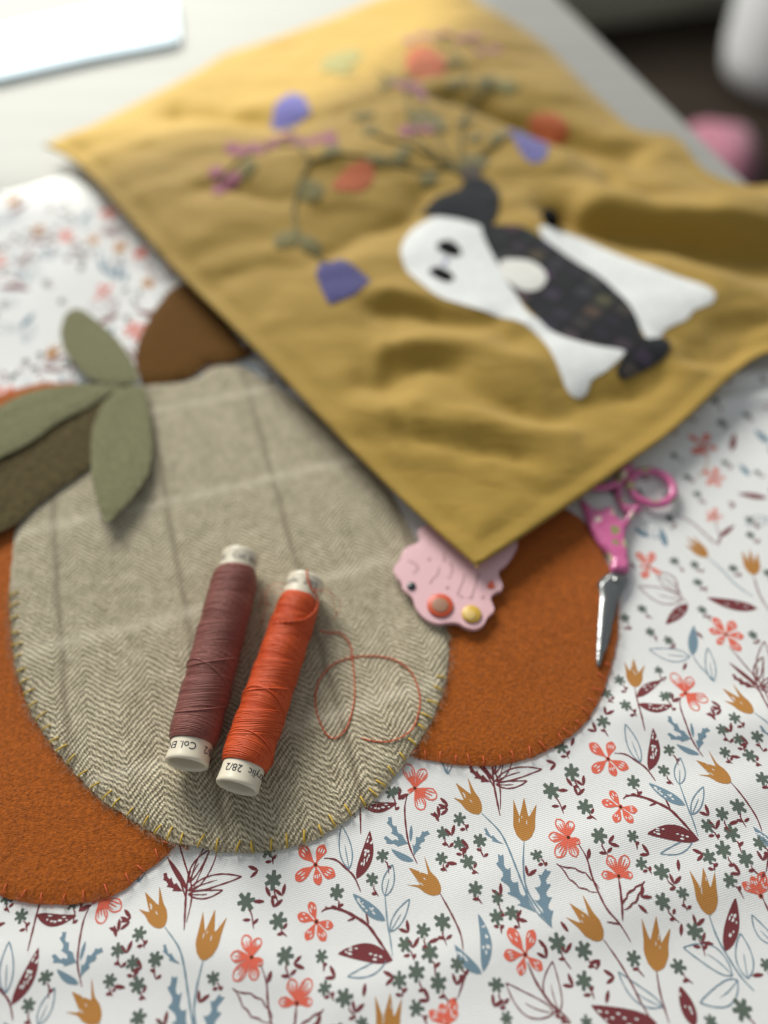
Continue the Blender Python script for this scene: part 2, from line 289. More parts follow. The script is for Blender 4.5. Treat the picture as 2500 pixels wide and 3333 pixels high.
# ------------------------------------------------------------------ setting
a = Acc(); ta, tb = np.array([(12.81,62.67)][0]), np.array([(19.41,38.08)][0]); td = (ta - tb) / np.linalg.norm(ta - tb)
p0, p1 = tb - td * 70, ta + td * 130; a_out = [tuple(p0), tuple(p1), (p1[0] - 190, p1[1]), (-150, p0[1])]
V = [(x, y, z) for z in (0, -.25, -3) for x, y in a_out]; V[:4] = [(x - .25 * (1 if i < 2 else -1), y, 0) for i, (x, y, z) in enumerate(V[:4])]
a.add(V, [(0, 1, 2, 3), (11, 10, 9, 8)] + [(l * 4 + (i + 1) % 4, l * 4 + i, l * 4 + 4 + i, l * 4 + 4 + (i + 1) % 4) for l in (0, 1) for i in range(4)])
props(a.build('table_top', M_table, smooth=False), kind='structure')
a = Acc(); a.add([(-400, -300, -74), (700, -300, -74), (700, 800, -74), (-400, 800, -74)], [(0, 1, 2, 3)]); props(a.build('floor', M_floor), kind='structure')
# ------------------------------------------------------------------ floral fabric
CL = np.array([(-26, -4.), (19, -4.), (22, 35.), (-40, 31.)])
far = [(-29.76,34.28),(-19.98,37.28),(-15.55,38.89),(-5.57,37.05),(17.88,30.31)]
fab = empty('floral_fabric', (0, 15, 0), 'white cotton fabric printed with coral flowers, ochre tulips and green stars, spread over the table', 'fabric')
a = Acc(); nx, ny = 170, 150; uu, vv = np.meshgrid(np.linspace(0, 1, nx), np.linspace(0, 1, ny))
fx = np.linspace(0, 1, len(far)); fp = resample(cr(far, 8, False), .5, False); fu = np.linspace(0, 1, len(fp))
bx = np.interp(uu, fu, fp[:, 0]); by = np.interp(uu, fu, fp[:, 1]); ax_ = -26 + 46 * uu; ay = -4 + 0 * uu
X = ax_ + (bx - ax_) * vv; Y = ay + (by - ay) * vv; Z = hcloth(X.ravel(), Y.ravel())
F = [(j * nx + i, j * nx + i + 1, (j + 1) * nx + i + 1, (j + 1) * nx + i) for j in range(ny - 1) for i in range(nx - 1)]
ed = list(range(nx)) + [j * nx + nx - 1 for j in range(1, ny)] + [(ny - 1) * nx + i for i in range(nx - 2, -1, -1)] + [j * nx for j in range(ny - 2, 0, -1)]
V = np.c_[X.ravel(), Y.ravel(), Z]; Vb = V[ed].copy(); Vb[:, 2] -= .035; n0 = len(V)
F += [(ed[i], n0 + i, n0 + (i + 1) % len(ed), ed[(i + 1) % len(ed)]) for i in range(len(ed))]
a.add(np.vstack([V, Vb]), F); a.build('cloth', INK['white'], fab)
# the print: every plant is one flat inked motif lying in the weave
def n2(v): v = np.asarray(v, float); return v / (np.hypot(*v) + 1e-9)
def perp(v): return np.array([-v[1], v[0]])
class Motif:
    def __init__(s, name): s.name = name; s.sh = []
    def poly(s, col, pts, lay=1): s.sh.append((col, lay, 'p', np.asarray(pts, float))); return s
    def line(s, col, pts, wd=.05, taper=True, lay=1, smooth=True):
        p = cr(pts, 5, False) if smooth and len(pts) > 2 else np.asarray(pts, float); p = resample(p, .1, False); n = len(p)
        t = np.gradient(p, axis=0); t /= np.hypot(*t.T)[:, None] + 1e-9; q = np.c_[-t[:, 1], t[:, 0]]
        k = np.ones(n) if not taper else np.minimum(1, .45 + 2.2 * np.minimum(np.linspace(0, 1, n), np.linspace(1, 0, n)))
        k = k * (1 + .18 * np.sin(np.arange(n) * 1.9 + n)); s.sh.append((col, lay, 'r', np.stack([p + q * (k * wd * .43)[:, None], p - q * (k * wd * .43)[:, None]], 1))); return s
    def tick(s, col, a, b, wd=.11, lay=1):
        a = np.asarray(a, float); b = np.asarray(b, float); d = b - a; q = perp(n2(d)) * wd / 2
        return s.poly(col, [a, a + d * .25 + q * .8, a + d * .6 + q, a + d * .9 + q * .5, b, a + d * .9 - q * .5, a + d * .6 - q, a + d * .25 - q * .8], lay)
    def leafshape(s, base, tip, wd, bend=0.):
        base = np.asarray(base, float); tip = np.asarray(tip, float); d = tip - base; q = perp(d); t = np.linspace(0, 1, 12); l = np.linalg.norm(d)
        prof = np.sin(math.pi * t ** .8) ** .85 * wd / 2 / max(l, 1e-6); mid = bend * np.sin(math.pi * t)
        up = base + np.outer(t, d) + np.outer(mid + prof, q); dn = base + np.outer(t, d) + np.outer(mid - prof, q); return up, dn
    def leaf(s, col, base, tip, wd, bend=0., holes=0):
        u, d = s.leafshape(base, tip, wd * .84, bend); s.poly(col, np.vstack([u, d[-2:0:-1]])); holes = int(holes * 1.5)
        rr = random.Random(int(abs(base[0] * 991 + base[1] * 577) * 10)); mid = (u + d) / 2
        for k in range(holes):
            t = rr.uniform(.25, .85); i = int(t * 11); c = mid[i] + (u[i] - d[i]) * rr.uniform(-.3, .3); e = n2(np.asarray(tip) - np.asarray(base))
            s.tick('white', c, c + e * rr.uniform(.05, .14), .035 + .02 * rr.random(), 2)
        return s
    def outline(s, col, base, tip, wd, bend=0., lw=.038, vein=True):
        u, d = s.leafshape(base, tip, wd, bend); s.line(col, u, lw, False, 1, False); s.line(col, d, lw, False, 1, False)
        if vein: m = (u + d) / 2; s.line(col, m[:7], lw * .8, True, 1, False)
        return s
    def feather(s, col, base, tip, wd, n=4, side=0, bend=0.1):
        base = np.asarray(base, float); tip = np.asarray(tip, float); d = tip - base; l = np.hypot(*d); e = d / l; q = perp(e); up, dn = [], []
        mid = lambda t: base + d * t + q * l * bend * math.sin(math.pi * t)
        for k in range(n):
            t = (k + .55) / (n + .55); h = wd * .5 * math.sin(math.pi * (.25 + .65 * t)); g = .52 / n
            up += [mid(t - g * .35) + q * h * .28, mid(t + g * .9) + q * h, mid(t + g * .75) + q * h * .45]; t2 = min(t + .22 / n, 1); dn += [mid(t2 - g * .35) - q * h * .28, mid(t2 + g * .9) - q * h * .95, mid(t2 + g * .75) - q * h * .45]
        return s.poly(col, [base] + up + [tip] + dn[::-1])
    def tulip(s, base, tips, wd=None, stem=None, scol='blue'):
        base = np.asarray(base, float); tips = [np.asarray(t, float) for t in tips]; c = sum(tips) / len(tips); ax = c - base; l = np.hypot(*ax); e = ax / l; q = perp(e)
        tips.sort(key=lambda t: -(t - base) @ q); wd = wd or l * .52; P = [base + q * wd * .1, base + e * l * .10 + q * wd * .34, base + e * l * .32 + q * wd * .52, base + e * l * .55 + q * wd * .52]
        for i, t in enumerate(tips):
            P += [t + (base + e * l * .55 - t) * .03 + q * .0, t]
            if i < len(tips) - 1:
                g = (t + tips[i + 1]) / 2; nt = base + e * l * .56 + q * ((g - base) @ q) * .75; P.append(nt)
        P += [base + e * l * .55 - q * wd * .52, base + e * l * .32 - q * wd * .52, base + e * l * .10 - q * wd * .34, base - q * wd * .1]
        s.poly('ochre', P); rr = random.Random(int(abs(base[0] * 313 + base[1] * 77) * 10))
        for k in range(4):
            p = base + e * l * rr.uniform(.3, .75) + q * wd * rr.uniform(-.3, .3); s.tick('white', p, p + e * rr.uniform(.06, .16), .022, 2)
        if stem is not None: s.line(scol, stem, .055)
        return s
    def flower(s, c, tips, style=0):
        c = np.asarray(c, float); rr = random.Random(int(abs(c[0] * 131 + c[1] * 717) * 10))
        for t in tips:
            t = np.asarray(t, float); d = t - c; l = np.hypot(*d); e = d / l; q = perp(e); wd = l * .50
            k = np.array([(0, 0), (.22, .12), (.5, .40), (.75, .50), (.92, .33), (1.02, .06), (1.0, -.1), (.92, -.33), (.75, -.5), (.5, -.4), (.22, -.12)])
            out = cr([c + e * l * a_ + q * wd * b_ * rr.uniform(.85, 1.1) for a_, b_ in k], 2)
            if style == 0:
                s.poly('coral', out)
                for j in range(3):
                    p = c + e * l * rr.uniform(.45, .65) + q * wd * (j - 1) * .24; s.tick('white', p, p + e * l * rr.uniform(.15, .28), .035, 2)
            else:
                s.line('coral', np.vstack([out, out[:1]]), .045, False, 1, False); m = c + e * l * .08
                for j in (-1, 0, 1): s.line('coral', [m, c + e * l * .45 + q * wd * .2 * j, c + e * l * rr.uniform(.7, .9) + q * wd * .28 * j], .05)
                s.poly('coral', [c, c + e * l * .4 + q * wd * .3, c + e * l * .52, c + e * l * .4 - q * wd * .3])
        s.poly('coral', [c + .07 * np.array((math.cos(t), math.sin(t))) for t in np.arange(8) * .785]); s.poly('brown', [c + .045 * np.array((math.cos(t), math.sin(t))) for t in np.arange(8) * .785], 2); return s
    def star(s, c, r=.21, twig=True, seed=0):
        c = np.asarray(c, float); rr = random.Random(seed); a0 = rr.uniform(0, 1); P = []
        for k in range(12):
            rad = r * rr.uniform(.9, 1.1) if k % 2 == 0 else r * .5; t = a0 + k * math.pi / 6
            if k % 2 == 0: P += [c + rad * np.array((math.cos(t + j), math.sin(t + j))) for j in (-.2, .2)]
            else: P.append(c + rad * np.array((math.cos(t), math.sin(t))))
        s.poly('green', P)
        if twig:
            d = n2((rr.uniform(.1, .9), -1)); L = r * rr.uniform(1.9, 2.9); e = c + d * L; sd = rr.choice((-1, 1)); s.line('maroon', [c + d * r * .8, (c + e) / 2 + perp(d) * .05 * sd, e], .045)
            for k in range(rr.choice((1, 2, 2))):
                p = c + (e - c) * rr.uniform(.55, 1); g = perp(d) * sd * (1 if k == 0 else -1) + d * -.4; s.tick('maroon', p, p + n2(g) * r * rr.uniform(.7, 1.0), .085)
        return s
    def center(s): return np.vstack([h[3].reshape(-1, 2) for h in s.sh]).mean(0)
    def place(s, off, into=None):
        ac = into if into is not None else Acc()
        for col, lay, kind, p in s.sh:
            if kind == 'r':
                n = len(p); v = (p + off).reshape(-1, 2); f = [(2 * i, 2 * i + 1, 2 * i + 3, 2 * i + 2) for i in range(n - 1)]
            else:
                q = resample(p + off, .1) if len(p) < 30 and np.ptp(p, 0).max() > .6 else p + off
                try: v, f, _ = fill2d(q, .22)
                except Exception: continue
                if not len(f): continue
                f = orient(v, f)
            v = np.asarray(v); ac.add(np.c_[v, hcloth(v[:, 0], v[:, 1]) + .006 + .004 * (lay - 1)], f, INKS.index(col))
        return ac.build(s.name, INKM, fab) if into is None else None
MO = []
def mo(name): m = Motif('printed_' + name); MO.append(m); return m
def P1(l): return l[0]
m = mo('tulip').tulip(P1([(3.768,5.390)]), [(3.587,6.514),(3.895,6.559),(4.220,6.355)], stem=[(3.768,5.390),(3.672,4.720),(3.720,4.155),(4.044,3.609),(4.240,3.304)])
m.tulip(P1([(2.642,6.119)]), [(1.997,6.962),(2.360,7.102),(1.904,6.547)], stem=[(2.688,6.119),(3.109,5.680),(3.300,5.293),(3.469,4.750),(3.668,4.145),(3.912,3.637),(4.234,3.313)]); m.feather('blue', P1([(3.878,3.647)]), P1([(3.040,5.073)]), .45, 4); m.feather('blue', P1([(4.240,3.304)]), P1([(4.258,4.700)]), .5, 4); m.feather('blue', P1([(3.212,5.315)]), P1([(2.713,5.732)]), .16, 2)
m = mo('tulip').tulip(P1([(5.467,3.043)]), [(5.122,4.076),(4.746,3.880),(4.592,3.551)], stem=[(5.509,3.043),(5.822,2.568),(6.030,2.142),(6.192,1.727),(6.390,1.323)], scol='maroon')
m.tulip(P1([(6.712,2.371)]), [(6.536,3.551),(6.928,3.589),(7.254,3.323)], stem=[(6.712,2.371),(6.705,1.864),(6.784,1.306)], scol='maroon'); m.outline('blue', P1([(6.694,1.625)]), P1([(5.762,2.353)]), .35, .1)
m = mo('tulip').tulip(P1([(8.302,3.609)]), [(7.998,4.679),(8.384,4.720),(8.662,4.598)], stem=[(8.302,3.609),(8.376,3.154),(8.521,2.749),(8.757,2.247),(8.999,1.950)]); m.leaf('maroon', P1([(8.510,2.785)]), P1([(9.076,4.017)]), .42, -.04, 7)
m.outline('blue', P1([(8.561,2.282)]), P1([(7.489,2.877)]), .5, -.12); m.outline('blue', P1([(8.911,2.212)]), P1([(8.999,3.192)]), .42); m.outline('blue', P1([(8.655,2.177)]), P1([(7.619,1.710)]), .45, .1)
m = mo('tulip').tulip(P1([(9.678,6.906)]), [(9.299,7.836),(8.866,7.545),(8.810,7.116)], stem=[(9.678,6.906),(9.960,6.402),(10.156,5.955),(10.192,5.606)], scol='maroon'); m.leaf('blue', P1([(10.659,5.137)]), P1([(10.624,6.447)]), .34, -.1, 6); m.leaf('blue', P1([(10.623,5.095)]), P1([(9.979,5.736)]), .30, .08, 4); m.line('maroon', [(10.268,5.179),(10.007,4.599)])
m = mo('tulip').tulip(P1([(7.604,9.794)]), [(7.444,10.710),(7.773,10.795),(8.092,10.568)], stem=[(7.598,9.767),(7.569,9.232),(7.598,8.382)], scol='maroon'); m.leaf('maroon', P1([(7.586,9.444)]), P1([(8.496,10.039)]), .33, .05, 4); m.leaf('maroon', P1([(7.564,9.206)]), P1([(8.616,9.206)]), .36, -.12, 5)
m = mo('flower').flower(P1([(4.950,5.454)]), [(4.720,5.932),(5.101,5.875),(4.446,5.475),(4.578,4.977),(5.082,4.977),(5.234,5.305)], 1); m.line('maroon', [(5.195,5.283),(5.364,4.927),(5.431,4.516),(5.540,4.116),(5.690,3.724),(5.971,3.380),(6.192,2.987)], .06); m.tick('maroon', P1([(5.396,4.906)]), P1([(5.469,5.169)])); m.line('maroon', [(5.640,3.437),(5.971,3.380)])
for s_ in (1, -1): m.line('maroon', [np.array(P1([(5.547,4.155)])) + (np.array(P1([(4.546,4.802)])) - P1([(5.547,4.155)])) * t + s_ * perp(n2(np.array(P1([(4.546,4.802)])) - P1([(5.547,4.155)]))) * (.16 + .05 * (i % 2)) * math.sin(math.pi * min(t + .1, 1)) for i, t in enumerate(np.linspace(0, 1, 9))], .045)
m = mo('flower').flower(P1([(6.131,4.496)]), [(5.953,4.989),(6.422,4.989),(5.707,4.537),(6.499,4.537)], 1); m.line('maroon', [(6.120,4.435),(6.113,4.155),(6.084,3.763),(6.048,3.456)], .07)
for s_ in (1, -1): m.line('maroon', [np.array(P1([(6.098,3.724)])) + (np.array(P1([(6.788,4.375)])) - P1([(6.098,3.724)])) * t + s_ * perp(n2(np.array(P1([(6.788,4.375)])) - P1([(6.098,3.724)]))) * (.09 + .05 * (i % 2)) * math.sin(math.pi * min(t + .1, 1)) for i, t in enumerate(np.linspace(0, 1, 8))], .06)
m = mo('flower').flower(P1([(-1.723,3.456)]), [(-1.898,3.911),(-2.201,3.609),(-1.293,3.350),(-1.953,3.043),(-1.490,3.024)], 0); m.line('maroon', [(-1.606,3.678),(-1.459,3.763),(-1.158,3.744),(-0.811,3.609),(-0.423,3.380),(-0.166,3.080),(0.209,2.586)], .085); m.line('maroon', [(-0.935,3.475),(-0.724,3.551)], .06); m.line('maroon', [(-0.470,3.686),(-0.389,3.387)], .06); m.line('maroon', [(-1.513,3.810),(-1.437,3.732)], .05)
m.leaf('maroon', P1([(0.209,2.586)]), P1([(-1.173,2.741)]), .50, -.08, 7); m.outline('blue', P1([(0.044,2.586)]), P1([(-0.892,2.247)]), .24, .06, vein=False); m.line('blue', [(0.210,2.676),(0.150,3.117),(0.087,3.418),(0.024,4.076)], .045); m.leaf('blue', P1([(0.036,3.475)]), P1([(-0.832,4.123)]), .34, .03, 7); m.outline('blue', P1([(0.024,4.056)]), P1([(0.224,4.811)]), .3); m.outline('blue', P1([(0.163,3.229)]), P1([(0.660,3.978)]), .26)
m = mo('flower').flower(P1([(-1.816,4.802)]), [(-2.267,5.254),(-1.617,5.296),(-2.314,4.435),(-1.702,4.315),(-1.295,4.524)], 0); m.line('maroon', [(-1.602,4.968),(-1.288,4.927),(-1.015,4.720),(-0.789,4.516),(-0.607,4.155)], .06); m.leaf('maroon', P1([(-0.722,4.456)]), P1([(-0.384,5.683)]), .40, -.08, 10); m.outline('blue', P1([(-0.926,4.700)]), P1([(-1.162,5.800)]), .33)
m = mo('flower').flower(P1([(0.862,6.799)]), [(0.638,7.458),(1.169,7.306),(0.662,6.684),(1.462,6.547),(1.069,6.217)], 1); m.line('maroon', [(0.647,6.615),(0.571,6.253),(0.607,5.680),(0.690,5.251),(0.881,4.833)], .055); m.feather('blue', P1([(0.668,5.315)]), P1([(0.108,6.052)]), .26, 3, 0); m.feather('blue', P1([(0.647,5.357)]), P1([(-0.020,5.485)]), .22, 2); m.leaf('blue', P1([(0.794,4.895)]), P1([(0.173,5.209)]), .2, .06); m.feather('blue', P1([(0.797,5.020)]), P1([(1.221,5.680)]), .3, 3); m.tick('blue', P1([(0.715,5.378)]), P1([(0.747,5.810)]), .09)
m = mo('flower').flower(P1([(3.497,2.712)]), [(3.157,3.286),(3.766,3.237),(2.966,2.694),(3.326,2.275),(3.886,2.389)], 0); m.line('maroon', [(3.541,2.550),(3.700,2.142),(4.009,1.693),(4.299,1.456),(4.437,1.306)], .07); m.outline('maroon', P1([(4.188,1.523)]), P1([(4.164,2.568)]), .42, .1); m.outline('maroon', P1([(4.063,1.490)]), P1([(2.969,2.107)]), .45, .12); m.feather('maroon', P1([(4.434,1.289)]), P1([(4.072,1.557)]), .2, 2)
m = mo('flower').flower(P1([(9.732,4.037)]), [(9.316,4.335),(9.599,4.484),(9.916,4.589),(9.965,4.355)], 0); m.line('maroon', [(9.764,3.997),(9.871,3.647),(10.015,3.267)], .06); m.outline('blue', P1([(9.827,2.932)]), P1([(9.393,3.609)]), .3, .1)
m = mo('sprig').line('maroon', [(3.188,6.052),(3.107,6.707),(3.076,7.173),(3.124,7.458)], .065); m.line('maroon', [(3.092,6.799),(2.910,7.173),(2.742,7.458)], .055); m.feather('maroon', P1([(3.011,6.962)]), P1([(2.404,7.411)]), .26, 3); m.outline('maroon', P1([(3.131,6.985)]), P1([(4.484,7.315)]), .3, .05, .045); m.outline('maroon', P1([(3.147,6.892)]), P1([(4.028,6.985)]), .2, -.06, .045); m.outline('maroon', P1([(3.100,7.173)]), P1([(3.558,7.993)]), .25, .05, .045)
m = mo('leaf').leaf('maroon', P1([(6.502,1.289)]), P1([(4.963,1.659)]), .62, .08, 6)
m = mo('leaf').leaf('maroon', P1([(7.381,1.223)]), P1([(7.209,2.079)]), .42, .0, 3)
# the part of the print farther back
m = mo('flower').flower(P1([(10.851,11.581)]), [(10.641,12.213),(11.248,12.061),(11.393,11.521),(11.141,10.996),(10.496,11.239),(10.364,11.759)], 0); m.line('maroon', [(10.821,11.170),(11.118,10.540),(11.461,9.767),(11.441,9.023)], .05); m.leaf('maroon', P1([(11.359,9.767)]), P1([(10.648,10.625)]), .16); m.outline('maroon', P1([(11.461,9.767)]), P1([(12.004,11.345)]), .45)
m = mo('leaf').leaf('blue', P1([(9.612,10.852)]), P1([(9.924,11.928)]), .36); m.outline('blue', P1([(9.527,10.824)]), P1([(8.328,11.083)]), .45, .05); m.outline('blue', P1([(10.017,9.985)]), P1([(10.148,11.112)]), .3); m.line('blue', [(9.619,10.881),(9.757,10.484),(10.087,9.957)], .045)
m = mo('flower').flower(P1([(8.963,14.195)]), [(8.654,14.736),(9.202,14.757),(9.312,13.890),(8.678,13.728),(8.652,14.195)], 0); m.line('maroon', [(8.998,14.032),(9.701,13.789),(9.736,13.193),(9.905,12.766)], .05); m.leaf('maroon', P1([(9.930,12.728)]), P1([(9.025,11.957)]), .42, 0, 4); m.outline('maroon', P1([(9.765,12.882)]), P1([(8.457,13.390)]), .6, .06); m.outline('maroon', P1([(9.760,13.154)]), P1([(9.153,13.789)]), .3)
m = mo('flower').flower(P1([(11.738,16.305)]), [(11.475,16.486),(11.850,16.669),(12.028,16.305),(11.758,16.035),(11.420,16.125)], 0); m.line('maroon', [(11.662,16.080),(11.694,15.376),(11.498,15.032)], .04)
m = mo('flower').flower(P1([(12.137,19.653)]), [(11.722,20.140),(12.502,20.256),(12.645,19.483),(12.096,19.147),(11.646,19.203)], 0); m.line('ochre', [(12.208,19.258),(11.986,18.543),(11.482,18.007)], .05)
m = mo('flower').flower(P1([(12.193,18.060)]), [(11.821,18.381),(12.360,18.543),(12.563,18.060),(12.248,17.639),(11.826,17.743)], 0)
m = mo('tulip').tulip(P1([(11.033,14.589)]), [(10.506,15.463),(10.720,15.463),(10.390,15.118)], stem=[(11.033,14.589),(11.410,14.032),(11.703,13.469),(12.146,12.998)], scol='blue')
m = mo('tulip').tulip(P1([(12.391,13.849)]), [(12.279,14.862),(12.572,14.905),(12.786,14.736)], stem=[(12.385,13.829),(12.370,13.076),(12.508,12.424)], scol='maroon')
m = mo('leaf').leaf('maroon', P1([(12.152,12.556)]), P1([(10.594,12.979)]), .48, .04, 2)
m = mo('leaf').leaf('maroon', P1([(11.664,15.398)]), P1([(12.341,15.924)]), .2); m.line('maroon', [(11.664,15.398),(11.460,15.161),(10.857,16.035),(10.289,16.395)], .06)
m = mo('leaf').leaf('blue', P1([(9.726,14.990)]), P1([(9.692,15.814)]), .28); m.leaf('blue', P1([(9.207,15.376)]), P1([(8.750,15.769)]), .28); m.outline('blue', P1([(9.482,15.333)]), P1([(9.361,16.125)]), .5)
m = mo('leaf').leaf('maroon', P1([(13.845,17.123)]), P1([(12.814,17.328)]), .3); m.outline('blue', P1([(13.576,16.222)]), P1([(12.742,15.929)]), .4)
m = mo('leaf').leaf('maroon', P1([(13.165,19.370)]), P1([(13.558,20.343)]), .28); m.leaf('blue', P1([(13.498,18.167)]), P1([(13.292,18.761)]), .3); m.leaf('blue', P1([(14.716,19.766)]), P1([(14.384,20.519)]), .4)
ST = [([(5.528,6.265),(5.770,5.497),(7.274,4.598),(7.145,3.899),(4.343,2.969),(4.967,2.803),(4.888,2.159),(7.846,3.229),(9.708,6.243),(9.362,5.561),(9.024,5.136),(9.542,4.906)], .22), ([(9.216,6.042),(8.749,5.735),(9.004,4.395),(10.036,5.305),(8.601,4.968),(3.256,3.647),(2.862,3.551),(7.268,2.460),(6.188,2.640),(2.733,2.072)], .185), ([(6.671,5.475),(4.061,5.010),(6.786,4.802),(7.708,4.096),(2.921,3.978),(2.913,1.389),(4.815,1.306),(7.787,1.339),(9.446,2.496)], .16), ([(8.609,1.574)], .25),
      ([(7.191,10.039),(6.707,9.605),(7.184,9.180),(10.299,8.764),(9.835,8.408),(10.250,8.132),(9.763,7.763),(8.188,7.836),(7.918,7.258)], .17), ([(6.453,8.713),(5.114,7.959),(6.998,6.929),(10.807,8.207),(10.458,7.666),(10.600,6.999)], .20), ([(8.465,10.372),(8.587,9.524)], .14), ([(5.323,7.234),(4.662,6.721)], .24), ([(0.204,6.684)], .17),
      ([(9.879,14.422),(10.539,14.278),(11.794,14.114),(12.889,13.910),(10.469,13.568),(10.341,12.499),(7.759,12.198),(8.388,12.537),(8.480,11.700),(8.999,11.392),(11.703,11.573),(12.926,16.147),(12.755,15.485)], .165), ([(10.906,19.091),(11.166,18.060),(11.345,17.276),(12.757,18.788),(11.055,20.519)], .16)]
k_ = 0
for l, r_ in ST:
    for c in l: k_ += 1; mo('star_flower').star(c, r_, True, k_)
TK = [(6.136,5.262),(6.968,5.157),(7.752,4.761),(7.646,4.395),(6.755,3.997),(6.613,3.724),(8.830,6.153),(9.033,5.778),(9.478,5.822),(8.342,5.094),(9.257,4.679),(7.516,3.267),(8.045,3.437),(8.119,2.969),(3.961,2.932),(4.026,2.785),(4.600,2.858),(5.221,2.568),(5.529,2.318),(4.563,2.177),(5.403,1.829),(2.760,1.693),(3.495,3.475),(4.560,3.323),(3.028,4.195),(10.094,4.968),(9.177,2.282)] + [(5.991,8.919),(6.181,8.559),(5.475,8.107),(6.697,8.971),(4.766,7.521),(5.211,6.953),(5.619,6.999),(5.498,6.675),(4.990,6.721),(9.900,9.232),(9.733,8.971),(9.291,10.484),(8.784,9.391)] + [(1.637,6.298),(1.440,6.030),(1.881,5.680),(3.893,4.587),(1.791,4.833),(2.178,5.336)]
for i, c in enumerate(TK):
    t = i * 2.4 % 3.1 - .3; c = np.array(c); d = np.array((math.cos(t), math.sin(t))) * .15; m = mo('leaflet').tick('maroon', c - d, c + d, .10)
    if i % 3 != 2: m.tick('maroon', c - d, c - d + .27 * np.array((math.cos(t + 1.1), math.sin(t + 1.1))), .09)
TV = np.array((8.229, 2.799)); NV = np.array((-.322, .947))
CLO = np.vstack([V[ed][:, :2]])[::16]; PL = []; OUT = Acc(); cnt = 0; GREYc, OLc, ORc, BAGc = (np.asarray(o)[::14] for o in (GREY, OL, OR, BAG))
for m in MO:
    c0 = m.center()
    for j in (0, 1, 2):
        for i in range(-6, 5):
            off = TV * i + NV * (0, 21.5, 31.)[j] + (np.array((1.7, 0.)) if j else 0); c = c0 + off
            if j == 0 and i == 0: pass
            if not (-24 < c[0] < 19 + c[1] * .04 and -3.2 < c[1] < 37): continue
            if abs(c[0]) > 14.5 + (c[1] + 10.0) * .53 : continue
            if j >= 1 and (c[1] < 21 or c[0] > -4 or (c @ NV > 33.5) != (j == 2)): continue
            if j == 0 and c[1] > 19 and c[0] < -5: continue
            P_ = c[None]
            if any(sdist(P_, o)[0] > d_ for o, d_ in ((GREYc, .9), (OLc, .9), (ORc, 1.1), (BAGc, 1.2))): continue
            if sdist(c[None], CLO)[0] < 2.0 and sdist(np.vstack([h[3].reshape(-1, 2) for h in m.sh])[::5] + off, CLO).min() < .1: continue
            m.place(off, None if abs(c[0]) < 4.2 + (c[1] + 10.0) * .53 and c[1] > -1.2 else OUT); cnt += 1; PL.append(c)

for yy in np.arange(21.5, 37.5, 1.15):                # the same small plants go on to the far edge of the cloth
    for xx in np.arange(-27, -5, 1.15):
        c = np.array((xx + random.uniform(-.3, .3), yy + random.uniform(-.3, .3)))
        if np.hypot(*(np.array(PL) - c).T).min() < 1.25 or any(sdist(c[None], o)[0] > .6 for o in (GREYc, OLc, ORc, BAGc)) or abs(c[0]) > 4.2 + (c[1] + 10) * .53: continue
        m = random.choice(MO[:60]); m.place(c - m.center()); PL.append(c)
SMALL = [m for m in MO if m.name in ('printed_star_flower', 'printed_leaflet')]
for yy in np.arange(1, 37, 1.3):
    for xx in np.arange(-27, -8, 1.3):
        c = np.array((xx + random.uniform(-.3, .3), yy + random.uniform(-.3, .3)))
        if abs(c[0]) < 4.2 + (c[1] + 10) * .53 or sdist(c[None], CLO)[0] < 1.6 or np.hypot(*(np.array(PL) - c).T).min() < 1.3 or any(sdist(c[None], o)[0] > .4 for o in (OLc, BAGc)): continue
        m = random.choice(MO[:60]); m.place(c - m.center(), OUT); PL.append(c)
props(OUT.build('printed_motifs', INKM, fab), kind='stuff')
for yy in np.arange(8.5, 27, .95):
    for xx in np.arange(6.5, 17.5, .95):
        c = np.array((xx + random.uniform(-.3, .3), yy + random.uniform(-.3, .3)))
        if np.hypot(*(np.array(PL) - c).T).min() < .85 or any(sdist(c[None], o)[0] > .3 for o in (ORc, BAGc)) or abs(c[0]) > 1.5 + (c[1] + 10) * .53 or (c[1] - 10.5) < (c[0] - 10) * .1: continue
        m = random.choice(SMALL); m.place(c - m.center()); PL.append(c)
# ------------------------------------------------------------------ felt pumpkin
def fray(o, a, k=0): 
    o = resample(o, .09); q = np.roll(o, -1, 0) - np.roll(o, 1, 0); q /= np.hypot(*q.T)[:, None] + 1e-9; n = np.c_[-q[:, 1], q[:, 0]]
    j = rng.normal(size=len(o)); j = (j + np.roll(j, 1)) * .6; return o + n * (a * j)[:, None]
pump = empty('pumpkin_applique', (-1, 10, .1), 'felt pumpkin appliqué with grey herringbone middle, burnt orange sides, brown stem and green leaves', 'appliqué')
def piece(name, outline, zb, th, mat, step=.35, parent=pump, er=.10, fr=.012):
    a = Acc(); sheet(a, fray(outline, fr), zb, th, er, step); return a.build(name, mat, parent)
ob = lambda x, y: hcloth(x, y) + .012
lobeL = piece('felt_lobe', OL, ob, .13, M_orange, er=.05); lobeR = piece('felt_lobe', OR, ob, .13, M_orange, er=.05); lobeG = piece('tweed_lobe', GREY, grey_base, .15, M_tweed, .3, er=.06, fr=.018)
lobeG['label'] = 'grey herringbone tweed middle lobe'
stem = piece('stem', cr([(-10.452,25.032),(-10.315,26.684),(-9.970,28.194),(-9.245,29.530),(-7.842,28.605),(-7.155,27.310),(-6.130,25.473),(-5.559,24.742),(-6.379,24.243),(-7.328,24.101),(-7.889,23.338),(-8.700,23.066),(-9.598,22.797),(-10.131,23.613)], 2), lambda x, y: on_grey(x, y) * 0 + hcloth(x, y) + .12, .16, M_stem)
